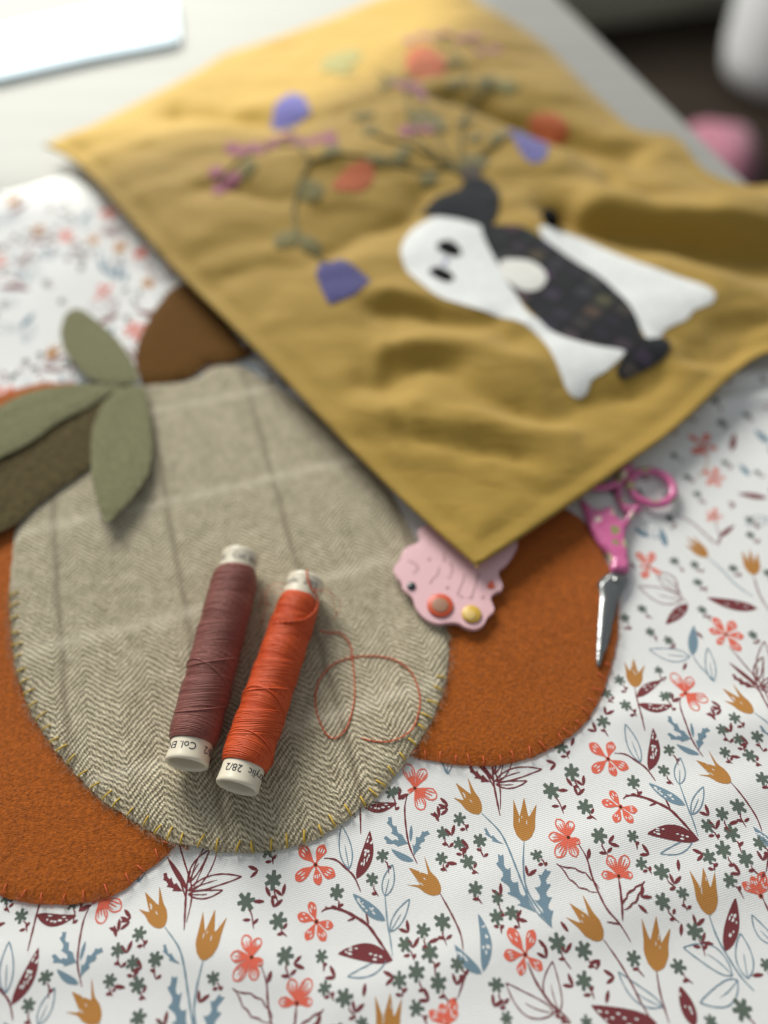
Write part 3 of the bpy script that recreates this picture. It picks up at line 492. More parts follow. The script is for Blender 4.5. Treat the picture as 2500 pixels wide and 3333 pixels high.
def leafz(base, tip, lift, side=0):
    b, t = np.array(base), np.array(tip); d = t - b; l2 = d @ d; q = perp(d) / l2 ** .5
    def f(x, y):
        P = np.c_[x, y] - b; s = np.clip(P @ d / l2, -.1, 1.2); u = P @ q
        return hcloth(x, y) + .34 + lift * np.clip(s, 0, 1) ** 1.6 + .10 * (1 - np.minimum(1, np.abs(u) / .35)) * 0 - .05 * np.exp(-(u / .12) ** 2) * sm(0, .2, s) + side * u * .12
    return f
LV = [([(-13.338,27.221),(-12.489,26.597),(-11.465,25.539),(-10.797,24.663),(-10.144,23.540),(-9.908,22.661),(-10.920,22.528),(-11.939,22.928),(-12.586,23.677),(-13.138,24.378),(-13.605,25.391),(-13.739,26.597)], P1([(-10.242,23.202)]), P1([(-13.720,27.789)]), .10, 0, M_leaf, 'upright sage green felt leaf beside the brown stem'),
      ([(-15.691,19.018),(-15.270,20.435),(-14.922,21.051),(-13.844,22.043),(-12.121,22.515),(-10.536,22.462),(-10.886,21.940),(-11.533,21.176),(-12.338,20.435),(-13.112,19.364),(-13.865,18.676),(-14.582,18.228)], P1([(-10.742,22.864)]), P1([(-15.931,19.415)]), .15, 0, M_leaf, 'sage green felt leaf pointing left'),
      ([(-10.192,22.594),(-11.310,22.200),(-12.636,21.619),(-13.543,20.618),(-14.050,19.306),(-14.678,17.464),(-14.915,15.218),(-13.743,15.024),(-13.192,15.296),(-12.674,15.709),(-12.305,16.415),(-11.558,17.336),(-10.837,18.173),(-10.826,19.248),(-10.525,20.680)], P1([(-10.472,22.931)]), P1([(-15.098,15.635)]), .08, 0, M_leafd, 'large dark olive felt leaf'),
      ([(-10.416,22.330),(-9.591,22.357),(-9.217,21.428),(-8.684,19.481),(-8.502,18.007),(-8.735,16.934),(-9.144,16.110),(-9.518,15.590),(-9.895,16.211),(-10.422,17.464),(-10.966,19.481),(-11.026,20.927),(-10.830,21.683)], P1([(-10.189,22.931)]), P1([(-9.762,15.936)]), .16, 0, M_leaf, 'sage green felt leaf pointing down over the tweed')]
for i in (2, 1, 0, 3):
    o, b, t, lift, sd, mt, lab = LV[i]; lf = piece('leaf', cr(o, 5), (lambda g, dz: (lambda x, y: g(x, y) + dz))(leafz(b, t, lift, sd), (.12, .10, 0, .12)[i]), .07, mt, .3, er=.03); lf['label'] = lab
# blanket stitches
def stitches(outl, parent, mat, zf, rngs, gap, length, rad=.022):
    o = resample(outl, .02); s = np.arange(len(o)) * .02
    cen = o.mean(0)
    for a, b in rngs:
        ia = np.argmin(np.hypot(*(o - a).T)); ib = np.argmin(np.hypot(*(o - b).T))
        if ib < ia: ib += len(o)
        p = ia + random.uniform(0, .3) * gap / .02
        while p < ib:
            i = int(p) % len(o); t = o[(i + 3) % len(o)] - o[i - 3]; n = n2(perp(t)); n = n if inside((o[i] + n * .1)[None], outl)[0] else -n
            n = n2(n + n2(t) * random.uniform(-.25, .35)); l = length * random.uniform(.8, 1.2); pts = []
            for u in (-.03, .0, .25, .5, .75, .97, 1.0):
                q = o[i] + n * l * u; pts.append((q[0], q[1]))
            pts = np.array(pts); z = zf(pts[:, 0], pts[:, 1]); z = z + np.array((-.06, .02, .042, .046, .042, .02, -.02))
            z[:2] = z[3] + np.array((-.13, -.05)); ac = Acc(); tube(ac, np.c_[pts, z], rad * random.uniform(.85, 1.1), 6); ac.build('stitch', mat, parent); p += gap / .02 * random.uniform(.8, 1.22)
og = lambda x, y: ob(x, y) + .13
stitches(GREY, lobeG, M_tyel, on_grey, [(P1([(-12.209,12.979)]), P1([(1.877,10.040)]))], .45, .30, .028)
stitches(OR, lobeR, M_tcor, og, [(P1([(0.754,7.716)]), P1([(7.091,10.657)]))], .44, .28, .016)
stitches(OL, lobeL, M_tcor, og, [(P1([(-5.599,5.304)]), P1([(-9.999,4.073)]))], .5, .28, .016)
# loose fibres of the wool, one mass per lobe
def fuzz(outl, zf, n, mat, parent, edge=.3, lo=.08, hi=.3, rad=.0035, ylim=13, up=.05):
    ac_v, ac_f = [], []; o = resample(outl, .05); k = 0; lo_b, hi_b = o.min(0), o.max(0); c = 0
    while c < n:
        B = 400
        if rng.random() < edge: p = o[rng.integers(len(o), size=B)] + rng.normal(scale=.05, size=(B, 2))
        else: p = lo_b + rng.random((B, 2)) * (hi_b - lo_b); p = p[inside(p, outl)]
        p = p[(p[:, 1] < ylim) & (np.abs(p[:, 0]) < 3 + .55 * (p[:, 1] + 8))]
        if not len(p): continue
        z = zf(p[:, 0], p[:, 1]); m_ = len(p); ang = rng.uniform(0, 6.28, m_); ln = rng.uniform(lo, hi, m_); curl = rng.normal(scale=1.2, size=m_); h = rng.uniform(.2, 1, m_) * up
        for i in range(m_):
            q = np.array((p[i, 0], p[i, 1], z[i] - .01)); pts = [q.copy()]; a_ = ang[i]
            for j in range(4): a_ += curl[i] * .3; q = q + np.array((math.cos(a_) * ln[i] / 4, math.sin(a_) * ln[i] / 4, h[i] * (.7, .4, 0., -.3)[j])); pts.append(q.copy())
            for j, q in enumerate(pts):
                r_ = rad * (1 - j * .15); d_ = np.array((-math.sin(a_) * r_, math.cos(a_) * r_, 0)); ac_v += [q + d_, q - d_, q + (0, 0, r_ * 1.2)]
            for j in range(4):
                for e in range(3): ac_f.append((k + 3 * j + e, k + 3 * j + (e + 1) % 3, k + 3 * j + 3 + (e + 1) % 3, k + 3 * j + 3 + e))
            k += 15; c += 1
    return props(obj('wool_fibre', np.array(ac_v), ac_f, mat, parent), kind='stuff')
fuzz(GREY, on_grey, 5200, M_cream if False else felt('tweed_fibre', (.47, .42, .29), .4), lobeG, .35)
fuzz(OR, og, 2600, felt('orange_fibre', (.50, .15, .03), .4), lobeR, .3, .06, .2); fuzz(OL, og, 2600, felt('orange_fibre', (.50, .15, .03), .4), lobeL, .25, .06, .22)
M_lint = felt('lint', (.60, .28, .13), .3)
fuzz(OR, og, 14, M_lint, lobeR, .0, .2, .6, .0022, 12, .05); fuzz(OL, og, 22, M_lint, lobeL, .0, .2, .6, .0022, 12, .05)
# ------------------------------------------------------------------ thread spools
def lathe(acc, b, ax, u, v, prof, seg=40, m=0, closed_prof=False):
    n = len(prof); ang = np.arange(seg) / seg * 2 * math.pi; V = []
    for t, r in prof: V.append(b + ax * t + r * (np.cos(ang)[:, None] * u + np.sin(ang)[:, None] * v))
    acc.add(np.vstack(V), [(i * seg + k, i * seg + (k + 1) % seg, (i + 1) * seg + (k + 1) % seg, (i + 1) * seg + k) for i in range(n - 1) for k in range(seg)][::1], m)
def text_on(b, ax, u, v, r, t0, phi0, s, size, parent):
    cu = bpy.data.curves.new('txt', 'FONT'); cu.body = s; cu.size = size; cu.resolution_u = 3; to = bpy.data.objects.new('txt', cu); COL.objects.link(to)
    bpy.context.view_layer.update(); me = to.evaluated_get(bpy.context.evaluated_depsgraph_get()).to_mesh(); vv = np.array([q.co[:] for q in me.vertices]); ff = [tuple(q.vertices) for q in me.polygons]; bpy.data.objects.remove(to)
    phi = phi0 - vv[:, 0] / r; t = t0 - vv[:, 1]; V = b + t[:, None] * ax + (r + .006) * (np.cos(phi)[:, None] * u + np.sin(phi)[:, None] * v); return obj('lettering', V, ff, M_text, parent, smooth=False)
def spool(p0, p1, r0, r1, mat, label, phi, bands, seed, bulge):
    rr = random.Random(seed); zt = float(on_grey(np.array([p0[0]]), np.array([p0[1]]))[0]); b = np.array((*p0, zt + r0 + .0)); e = np.array((*p1, float(on_grey(np.array([p1[0]]), np.array([p1[1]]))[0]) + r1)); ax = e - b; Ln = np.linalg.norm(ax); ax /= Ln
    v = np.cross(ax, (0, 0, 1)); v /= np.linalg.norm(v); u = np.cross(v, ax); root = empty('thread_spool', (b[0] + ax[0] * Ln / 2, b[1] + ax[1] * Ln / 2, zt), label, 'thread spool', 'thread spools on the tweed')
    cr_ = .585; prof = [(3.2, .0), (3.2, .45), (.10, .485), (.03, .50), (.0, .535), (.0, .575), (.03, .60), (.09, .606), (.14, .594), (.55, cr_), (1.0, cr_ - .01)]
    a = Acc(); lathe(a, b, ax, u, v, prof[::-1], 48); cap = a.build('end_cap', M_cap, root)
    a = Acc(); lathe(a, e, -ax, u, v, prof, 48); cap2 = a.build('end_cap', M_cap, root)
    text_on(b, ax, u, v, .592, .46, phi, 'acrylic  28/2   Col. EN', .285, cap); text_on(e, -ax, u, -v, .592, .46, phi - .3, 'acrylic  28/2   Col. EN', .285, cap2)
    t0, t1 = .60, Ln - .58
    def rad(t): 
        k = (t - t0) / (t1 - t0); k = np.clip(k, 0, 1); return (r0 + (r1 - r0) * k) * (1 - .10 * np.exp(-(k * (t1 - t0)) / .10) - .22 * np.exp(-((1 - k) * (t1 - t0)) / .22)) + bulge * np.sin(k * bands * math.pi) ** 2 * .02
    a = Acc(); ts = np.linspace(t0, t1, 40); lathe(a, b, ax, u, v, [(t0, .5)] + [(t, rad(t) - .05) for t in ts] + [(t1, .5)], 40)
    core = a.build('thread_core', mat, root); a = Acc(); n = int((t1 - t0) / .037); ph = np.arange(44) / 44 * 2 * math.pi
    for k in range(n):
        c = t0 + (k + .5) / n * (t1 - t0); t = np.clip(c + .10 * np.sin(ph - .9) + .01 * np.sin(ph * 2 + k), t0 + .02, t1 - .02); tube(a, b + t[:, None] * ax + (rad(t) - .036)[:, None] * (np.cos(ph)[:, None] * u + np.sin(ph)[:, None] * v), .024, 4, True)
    for k in range(n):
        c = t0 + (k + .5) / n * (t1 - t0); bd = (c - t0) / (t1 - t0) * bands; sg = 1 if int(bd) % 2 else -1; fr = abs(bd % 1 - .5) * 2
        tl = (.30 if sg > 0 else -.12) * (1 - .15 * fr)  + (0 + rr.uniform(-.012, .012)); p_ = rr.uniform(-.06, .06) + .9; t = c + tl * np.sin(ph - p_) * .8 + .012 * np.sin(ph * 3 + k)
        t = np.where(t < t0 + .02, t0 + .02 + (t0 + .02 - t) * .35, t); t = np.where(t > t1 - .02, t1 - .02 - (t - t1 + .02) * .35, t)
        r_ = rad(t) - .030 + rr.uniform(-.003, .006) + .012 * (1 if sg > 0 else 0); tube(a, b + t[:, None] * ax + r_[:, None] * (np.cos(ph)[:, None] * u + np.sin(ph)[:, None] * v), .022, 5, True)
    for k in range(3):                          # stray strands crossing the winding
        c = t0 + .3 + rr.random() * (t1 - t0 - .6); tl = rr.choice((-1, 1)) * rr.uniform(.25, .45); t = np.clip(c + tl * np.sin(ph - .5 - rr.random()), t0 + .03, t1 - .03)
        tube(a, b + t[:, None] * ax + (rad(t) + .002)[:, None] * (np.cos(ph)[:, None] * u + np.sin(ph)[:, None] * v), .021, 5, True)
    w_ = a.build('wound_thread', mat, root); return root, b, e, ax, u, v, rad, Ln
sB = spool(P1([(-5.437,7.178)]), P1([(-4.686,14.073)]), .70, .74, M_tbrown, 'maroon brown thread spool lying on the grey tweed, left of the orange one', R(188), 6, 3, 1)
sR = spool(P1([(-3.979,6.546)]), P1([(-2.489,13.148)]), .70, .66, M_tred, 'orange red thread spool with a loose curling end, on the grey tweed', R(98), 7, 5, 1)
root, b, e, ax, u, v, rad, Ln = sR
tail = cr([(-2.037,11.548),(-1.699,11.592),(-1.358,11.548),(-1.056,11.140),(-0.943,10.409),(-0.877,9.606),(-0.968,8.835),(-1.162,8.369),(-1.440,8.167),(-1.743,8.387),(-2.001,9.025),(-2.050,9.606),(-1.873,10.155),(-1.467,10.563),(-0.951,10.740),(-0.381,10.782),(0.190,10.667),(0.705,10.307),(1.001,9.754),(1.058,9.120),(0.916,8.554),(0.605,8.185),(0.177,8.040),(-0.222,8.058),(-0.640,8.185)], 6, False)
z = on_grey(tail[:, 0], tail[:, 1]) + .035 + .03 * np.abs(np.sin(np.arange(len(tail)) * .11)); z[:6] += np.linspace(.25, .03, 6)
def plied(path, r, name, par):
    p = resample(np.asarray(path), .035, False); p = p + np.c_[.006 * np.sin(np.arange(len(p)) * .23), .006 * np.cos(np.arange(len(p)) * .31), np.zeros(len(p))]; n = len(p); t = np.gradient(p, axis=0); t /= np.linalg.norm(t, axis=1)[:, None]; s1 = np.cross(t, (0, 0, 1.)); s1 /= np.linalg.norm(s1, axis=1)[:, None] + 1e-9; s2 = np.cross(s1, t); ac = Acc(); th = np.arange(n) * .62
    for o_ in (0, math.pi): tube(ac, p + r * .55 * (np.cos(th + o_)[:, None] * s1 + np.sin(th + o_)[:, None] * s2), r * .62, 5)
    return ac.build(name, M_tred, par)
plied(np.c_[tail, z - .006], .021, 'thread_end', root)
pt = []                                                # loop of thread laid over the winding to the top cap
for t, phd, dr in ((Ln - 2.0, -40, .02), (Ln - 1.95, 0, .03), (Ln - 1.75, 32, .035), (Ln - 1.4, 55, .045), (Ln - 1.0, 66, .06), (Ln - .7, 58, .06), (Ln - .5, 30, .0), (Ln - .2, 12, -.03), (Ln + .02, 4, -.03), (Ln + .06, 0, -.14)):
    r_ = max(float(rad(np.array(min(t, Ln - .62)))), .6) if t < Ln - .55 else .63; r_ += dr; ph_ = R(phd); pt.append(b + t * ax + r_ * (math.cos(ph_) * u + math.sin(ph_) * v))
plied(cr(pt, 6, False), .03, 'thread_loop', root)
for k in range(5):                                     # wisps of thread escaping at the top of the orange spool
    g_ = e - ax * random.uniform(.3, 1.0); sd = -1 if k < 3 else 1; q_ = [g_ + u * .5 + v * sd * .45, g_ + u * .35 + v * sd * random.uniform(.8, 1.0) + ax * .1, g_ - u * .1 + v * sd * random.uniform(.9, 1.3) - ax * random.uniform(-.2, .4), g_ - u * .45 + v * sd * random.uniform(.9, 1.5) - ax * random.uniform(.1, .8)]
    a = Acc(); tube(a, cr(q_, 6, False), .009, 4); a.build('loose_strand', M_tred, root)
# ------------------------------------------------------------------ pink tag
tag = empty('craft_tag', (3, 13, .3), 'pink scalloped wooden tag with red and yellow buttons, half under the mustard cover', 'tag')
TG = cr([(1.423,15.544),(1.223,15.423),(1.148,15.217),(1.224,14.946),(1.067,14.762),(0.831,14.672),(0.622,14.447),(0.522,14.120),(0.331,13.862),(0.329,13.639),(0.434,13.419),(0.565,13.262),(0.601,13.015),(0.821,12.801),(0.936,12.619),(1.007,12.319),(1.180,12.039),(1.393,11.849),(1.683,11.739),(2.044,11.777),(2.324,11.757),(2.545,11.612),(2.847,11.547),(3.113,11.690),(3.268,11.966),(3.494,12.201),(3.463,12.439),(3.420,12.679),(3.600,12.877),(3.797,12.960),(3.850,13.169),(3.765,13.481),(3.817,13.766),(4.051,13.959),(4.314,14.348),(4.512,14.812),(4.273,15.183),(3.458,15.423),(2.643,15.805),(1.910,15.805)], 5)
tz = lambda x, y: 0 * x + .44 + .0 * y
a = Acc(); sheet(a, resample(TG, .07), tz, .2, .02, .3, ramp=.93); body = a.build('tag_body', M_tag, tag)
a = Acc(); sheet(a, resample(np.array(TG).mean(0) + (TG - np.array(TG).mean(0)) * .55, .1), lambda x, y: 0 * x + .29, .15, .05, .4); a.build('backing', M_tag, tag)
def disc(name, c, r, z, h, mat, par, seg=24, dome=.3):
    ac = Acc(); ph = np.arange(seg) / seg * 6.28318; V = []; pr_ = [(1, 0), (1, h * .7), (.9, h), (.0001, h * (1 + dome))]
    for k, zz in pr_: V += [(c[0] + r * k * math.cos(t), c[1] + r * k * math.sin(t), z + zz) for t in ph]
    ac.add(V, [(i * seg + k, i * seg + (k + 1) % seg, (i + 1) * seg + (k + 1) % seg, (i + 1) * seg + k) for i in range(3) for k in range(seg)]); return ac.build(name, mat, par)
ZT = .64
disc('button', P1([(0.889,13.077)]), .145, ZT, .05, M_btn_t, tag); rb = disc('button', P1([(1.791,12.352)]), .42, ZT, .07, M_btn_r, tag, 32, .05); c = P1([(1.788,12.337)]); disc('button_centre', c, .26, ZT + .07, .02, M_btn_c, rb, 24, .1)
yb = disc('button', P1([(2.765,12.042)]), .31, ZT, .07, M_btn_y, tag, 28, .05); disc('button_centre', P1([(2.706,11.985)]), .18, ZT + .07, .02, M_btn_y2, yb)
a = Acc(); sheet(a, resample(cr([(3.334,13.046),(3.488,13.309),(3.597,13.046),(3.447,12.985)], 4), .05), lambda x, y: 0 * x + ZT - .01, .06, .05, .1); a.build('red_heart', M_btn_r, tag)
a = Acc()
for l in (([(1.819,13.848),(1.753,13.563),(1.586,13.375),(1.500,13.188)]), ([(2.006,14.398),(1.989,14.041)]), ([(2.178,14.041),(2.245,13.785),(2.205,13.531)]), ([(2.042,13.469),(2.198,13.406)]), ([(2.633,13.563),(2.560,13.250),(2.440,13.003),(2.373,12.759)]), ([(2.397,12.729),(2.550,12.669)]), ([(3.028,13.500),(2.974,13.126),(2.880,12.911),(2.811,12.669)]), ([(2.655,12.669),(2.835,12.638)]), ([(0.777,14.105),(1.043,13.944),(1.118,13.753),(0.954,13.594)]), ([(3.139,13.563),(3.039,13.281)])):
    tube(a, np.c_[resample(cr(l, 4, False) if len(l) > 2 else np.array(l), .06, False), np.full(len(resample(cr(l, 4, False) if len(l) > 2 else np.array(l), .06, False)), ZT)], .036, 5, squash=.2)
a.build('worn_marking', M_tagmark, tag)
for c in ([(1.493,14.150),(2.045,13.046),(3.161,12.681)]): disc('dot', c, .07, ZT, .012, M_tagmark, tag, 14)
# ------------------------------------------------------------------ scissors
sci = empty('embroidery_scissors', (8, 14, .2), 'small embroidery scissors with pink floral enamel handles and steel blades', 'scissors')
def hz(x, y): return hcloth(np.asarray(x, float), np.asarray(y, float))
def ring(c, rx, ry, rot, r, z, name):
    t = np.arange(40) / 40 * 6.28318; x = c[0] + rx * np.cos(t) * math.cos(rot) - ry * np.sin(t) * math.sin(rot); y = c[1] + rx * np.cos(t) * math.sin(rot) + ry * np.sin(t) * math.cos(rot)
    ac = Acc(); tube(ac, np.c_[x, y, np.full(40, z)], r, 10, True, squash=.8); return ac.build(name, M_pinkm, sci)
ring(P1([(9.637,17.382)]), .77, .78, 0, .155, .42, 'finger_ring'); ring(P1([(7.819,18.166)]), .95, .85, .5, .15, .50, 'finger_ring')
def flat(name, o, zb, th, mat, er=.08, step=.25):
    ac = Acc(); sheet(ac, resample(cr(o, 4), .07), zb, th, er, step, ramp=.4); return ac.build(name, mat, sci)
k42 = lambda z: (lambda x, y: 0 * x + z)
flat('handle', [(6.959,17.024),(7.017,16.325),(7.142,15.513),(7.355,14.858),(7.612,14.411),(7.602,14.098),(7.540,13.809),(7.842,13.760),(8.149,13.830),(8.216,14.306),(8.267,14.815),(8.296,15.249),(8.462,15.646),(8.821,16.187),(9.095,16.371),(8.958,16.602),(8.710,16.463),(8.341,15.870),(8.149,16.005),(8.077,16.417),(7.902,16.463),(7.592,16.371),(7.277,16.463),(7.108,16.789)], k42(.30), .26, M_pinkm, .12, .1)
flat('handle', [(8.485,17.844),(8.843,18.340),(9.217,18.491),(9.053,18.041),(8.760,17.697),(8.510,17.167),(8.552,16.602),(8.884,16.417),(8.693,16.187),(8.407,16.417),(8.279,17.024),(8.376,17.455)], k42(.32), .24, M_pinkm, .1, .1)
flat('blade', [(7.067,13.295),(7.300,13.556),(7.564,13.780),(7.885,13.739),(8.075,13.556),(7.935,13.275),(7.689,12.958),(7.489,12.607),(7.283,12.110),(6.940,11.187),(6.663,10.514),(6.561,10.382),(6.525,10.514),(6.681,11.332),(6.893,12.261),(7.035,12.840)], lambda x, y: .33 + 0 * x, .12, M_steel, .2, .06)
flat('blade', [(7.459,13.741),(8.041,13.701),(8.039,13.417),(7.776,13.018),(7.554,12.549),(7.309,11.939),(6.995,11.131),(6.723,10.545),(6.659,10.492),(6.851,11.203),(7.109,12.318)], lambda x, y: .25 + 0 * x, .075, M_steel, .06, .1)
flat('bolster', [(7.004,13.253),(7.126,13.473),(7.401,13.676),(7.566,13.635),(7.334,13.293),(7.103,13.134)], k42(.36), .16, M_steel, .12); disc('pivot_screw', P1([(7.667,13.433)]), .13, .44, .05, M_steel, sci)
# ------------------------------------------------------------------ mustard cushion
VAL = [([(8.60,33.35),(10.52,32.07),(13.08,30.98),(18.091,29.460)], 1.5, 1.2), ([(3.82,42.83),(6.09,42.14),(8.24,40.96),(10.31,39.67),(12.66,38.73)], 1.1, 1.3), ([(-2.85,30.15),(-0.96,30.98),(1.42,32.83)], .5, .9), ([(0.126,25.575),(2.121,25.088),(4.319,24.516),(5.705,23.680)], .38, .8), ([(-1.181,22.049),(1.535,22.049),(4.028,20.799),(5.678,20.157),(8.228,21.126),(11.181,21.879)], .42, .8), ([(1.334,18.884),(2.747,18.364),(4.484,18.145)], .30, .42), ([(-11.41,42.48),(-9.02,41.97),(-5.32,40.80)], .9, 1.4), ([(3.869,17.234),(4.951,16.344)], .16, .35), ([(-8.02,34.40),(-4.97,32.83)], .35, 1.2), ([(10.16,38.73),(11.14,35.50),(12.40,34.40)], .6, 1.0), ([(13.162,23.482),(14.167,24.032),(16.037,26.155)], .25, .6), ([(0.376,24.976),(-0.117,21.563),(0.557,19.168)], .2, .6), ([(11.278,25.046),(13.733,24.854),(15.899,25.828)], .3, .8)]
RDG = [([(0.000,23.318),(3.013,23.318),(5.385,22.960)], .30, .9), ([(-0.227,19.940),(2.806,19.474),(6.132,19.168)], .2, .7), ([(10.50,33.79),(13.48,33.01),(17.58,32.50)], .8, 1.2), ([(0.255,26.445),(2.151,25.942),(3.900,25.644)], .25, .6)]
RID = [(-18.68,33.88),(-13.80,34.55),(-8.05,34.96),(-3.76,36.65),(0.00,39.38),(2.55,44.86),(7.41,51.13)]
RID = resample(cr(RID, 6, False), .6, False)
GHO = cr([(1.69,32.93),(3.04,34.29),(4.36,35.81),(5.53,34.85),(5.48,32.14),(7.18,31.71),(10.991,29.346),(13.554,27.675),(13.959,26.804),(11.621,24.353),(11.084,23.087),(9.326,22.118),(7.637,21.186),(6.971,21.531),(6.382,23.839),(4.843,25.347),(2.293,26.380),(0.916,28.422),(0.751,29.820)], 2)
def zbag(x, y, corr=0):
    P = np.c_[np.ravel(x), np.ravel(y)]; d = np.maximum(sdist(P, BAG), 0)
    z = 1.12 + .5 * (1 - np.exp(-d / 2.2)) - .09 * np.exp(-((d - .6) / .26) ** 2)
    dr = segd(P, RID); k = 1 - np.exp(-d / 3.0)
    ridx = np.interp(P[:, 0], RID[:, 0], RID[:, 1]); behind = P[:, 1] > ridx
    z = z + k * np.where(behind, 1.1 * np.exp(-(dr / 8.5) ** 1.5), 1.1 * np.exp(-(dr / 5.5) ** 1.4))
    kk = (1 - np.exp(-d / .7)) * (1 - .72 * sm(-.8, 1.2, sdist(P, GHO))); P = P + np.c_[.55 * wob(P[:, 0], P[:, 1], 2.6, 30), .45 * wob(P[:, 0], P[:, 1], 2.1, 33)]
    for L, a_, w_ in VAL: q_ = segd(P, L) / w_; z = z - kk * a_ * (.6 * np.exp(-q_ ** 2) + .35 * np.exp(-q_ / .4))
    for L, a_, w_ in RDG: z = z + 1.2 * kk * a_ * np.exp(-(segd(P, L) / w_) ** 2)
    z = z + kk * (.13 * wob(P[:, 0], P[:, 1], 4.5, 14) + .09 * wob(P[:, 0] * .5, P[:, 1] * 1.6, 2.0, 22) + .03 * wob(P[:, 0] * .7, P[:, 1] * 1.3, .9, 5)); return np.maximum(z, .75).reshape(np.shape(x))
cush = empty('cushion_cover', (2, 35, .2), 'mustard yellow linen cushion cover with a felt ghost and embroidered flowers', 'cushion cover')
v, f, n = fill2d(BAG, .32, (.12, .3, .5, .72, .95, 1.25)); f = orient(v, f); zt = zbag(v[:, 0], v[:, 1]); d = segd(v, BAG, True); zbm = 1.03 - .82 * (1 - np.exp(-d / 1.6)); zbm[:n] = zt[:n] - .10
fl = sdist(v, OR) > -1; a = Acc(); a.add(np.c_[v, zt], f); a.add(np.c_[v, zbm], [q[::-1] for q in f]); N = len(v)
a.f += [(i, N + i, N + (i + 1) % n, (i + 1) % n)[::-1] for i in range(n)]; a.m += [0] * n
a.build('cover', M_mustard, cush)
def onbag(name, o, th, mat, par=cush, dz=.0, step=.5, er=.05, k=5):
    ac = Acc(); sheet(ac, resample(cr(o, k), .16), lambda x, y: zbag(x, y) + .01 + dz, th, er, step); return ac.build(name, mat, par)
gh = onbag('ghost_body', [(2.64,32.23),(3.90,31.97),(4.45,31.46),(4.64,30.30),(5.002,29.035),(5.392,27.381),(5.919,25.686),(6.667,24.746),(7.596,24.095),(8.795,23.712),(9.632,23.712),(9.347,23.087),(8.639,22.356),(7.990,21.881),(7.735,21.300),(7.310,21.129),(6.971,21.531),(6.716,22.597),(6.382,23.839),(5.813,24.746),(4.843,25.347),(3.491,25.824),(2.293,26.380),(1.528,27.381),(0.916,28.422),(0.751,29.820),(1.15,31.12),(1.85,31.97)], .07, M_whitefelt); gh['label'] = 'white felt ghost with head at the left'
onbag('sheet_side', [(7.10,31.56),(8.25,31.13),(9.48,30.47),(10.936,29.199),(12.305,28.280),(13.486,27.536),(13.964,26.956),(13.727,26.388),(12.920,25.970),(12.440,25.422),(11.542,24.886),(11.057,24.232),(10.608,24.103),(10.446,24.754),(10.280,25.422),(9.970,26.529),(9.181,28.129),(8.179,29.356),(7.37,30.31)], .07, M_whitefelt, gh)
onbag('robe', [(4.44,31.56),(5.22,31.56),(6.17,31.47),(7.06,30.80),(8.184,29.387),(9.186,28.159),(9.997,26.670),(10.366,25.422),(10.453,24.167),(11.339,24.361),(11.475,23.847),(10.973,23.094),(9.917,22.364),(9.280,22.007),(9.023,22.364),(9.548,23.405),(8.746,23.568),(7.554,23.949),(6.631,24.596),(6.008,25.832),(5.440,27.100),(4.977,28.889),(4.62,30.15)], .06, M_robe, gh, .03)
onbag('hand', [(5.176,29.044),(6.288,29.075),(6.865,28.507),(6.946,27.713),(6.525,27.071),(5.941,26.956),(5.422,27.361),(5.061,28.204)], .07, M_cream, gh, .08)
onbag('hat', [(1.63,32.77),(2.61,33.75),(3.65,34.40),(4.08,35.63),(5.13,35.15),(5.51,34.21),(5.28,32.50),(4.82,31.47),(4.40,31.56),(3.41,32.07),(2.25,32.33)], .07, M_hat, gh, .04, k=1); onbag('hat_tip', [(3.65,35.45),(3.97,36.34),(4.60,36.44),(4.68,35.45),(4.29,34.98)], .07, M_tip, gh, .06)
for c in ((305, 390), (270, 505)): pass
onbag('eye', [(2.33,30.02),(2.82,30.39),(3.290,29.990),(3.406,29.434),(3.014,29.231),(2.499,29.544)], .05, M_black, gh, .055, .2); onbag('eye', [(1.931,28.250),(2.382,28.552),(2.889,28.099),(2.990,27.624),(2.585,27.448),(2.114,27.802)], .05, M_black, gh, .055, .2); onbag('mouth', [(2.566,28.967),(2.773,29.044),(2.794,28.736),(2.589,28.674)], .06, M_lav, gh, .055, .2)
pb = onbag('pompom', [(7.29,32.43),(7.76,33.04),(8.12,32.43),(7.92,31.65),(7.47,31.57)], .5, M_black, gh, .0, .2, .35)
for o, mt in (([(-2.797,29.061),(-2.001,29.128),(-1.318,28.463),(-0.544,27.516),(-1.271,26.520),(-2.266,26.016),(-2.626,26.931),(-2.926,27.985)], M_purple), ([(-6.08,41.13),(-5.90,42.76),(-5.15,43.90),(-4.35,43.29),(-3.88,41.47),(-4.86,41.00)], M_lav), ([(6.39,40.15),(7.31,40.35),(8.46,38.82),(8.11,37.31),(7.44,36.79),(7.01,37.31),(6.69,38.64)], M_lav)): onbag('bell_flower', o, .08, mt, k=1)
for o in ([(1.28,47.85),(2.30,48.95),(3.34,47.49),(3.48,45.70),(2.76,44.99),(1.45,44.84)], [(7.81,42.01),(8.47,42.59),(9.54,42.28),(9.91,41.00),(8.70,40.67)], [(-2.46,33.90),(-1.74,35.39),(-0.63,35.84),(-0.50,34.79),(-1.11,33.85)]): onbag('felt_flower', o, .08, M_fo, k=2)
def blob(name, c, r, mat, zz):
    rr = random.Random(int(c[0] * 100 + c[1] * 10)); o = [(c[0] + r * rr.uniform(.7, 1.2) * math.cos(t), c[1] + r * rr.uniform(.8, 1.4) * math.sin(t)) for t in np.arange(7) * .9]; return onbag(name, o, .1, mat, step=.3, k=2)
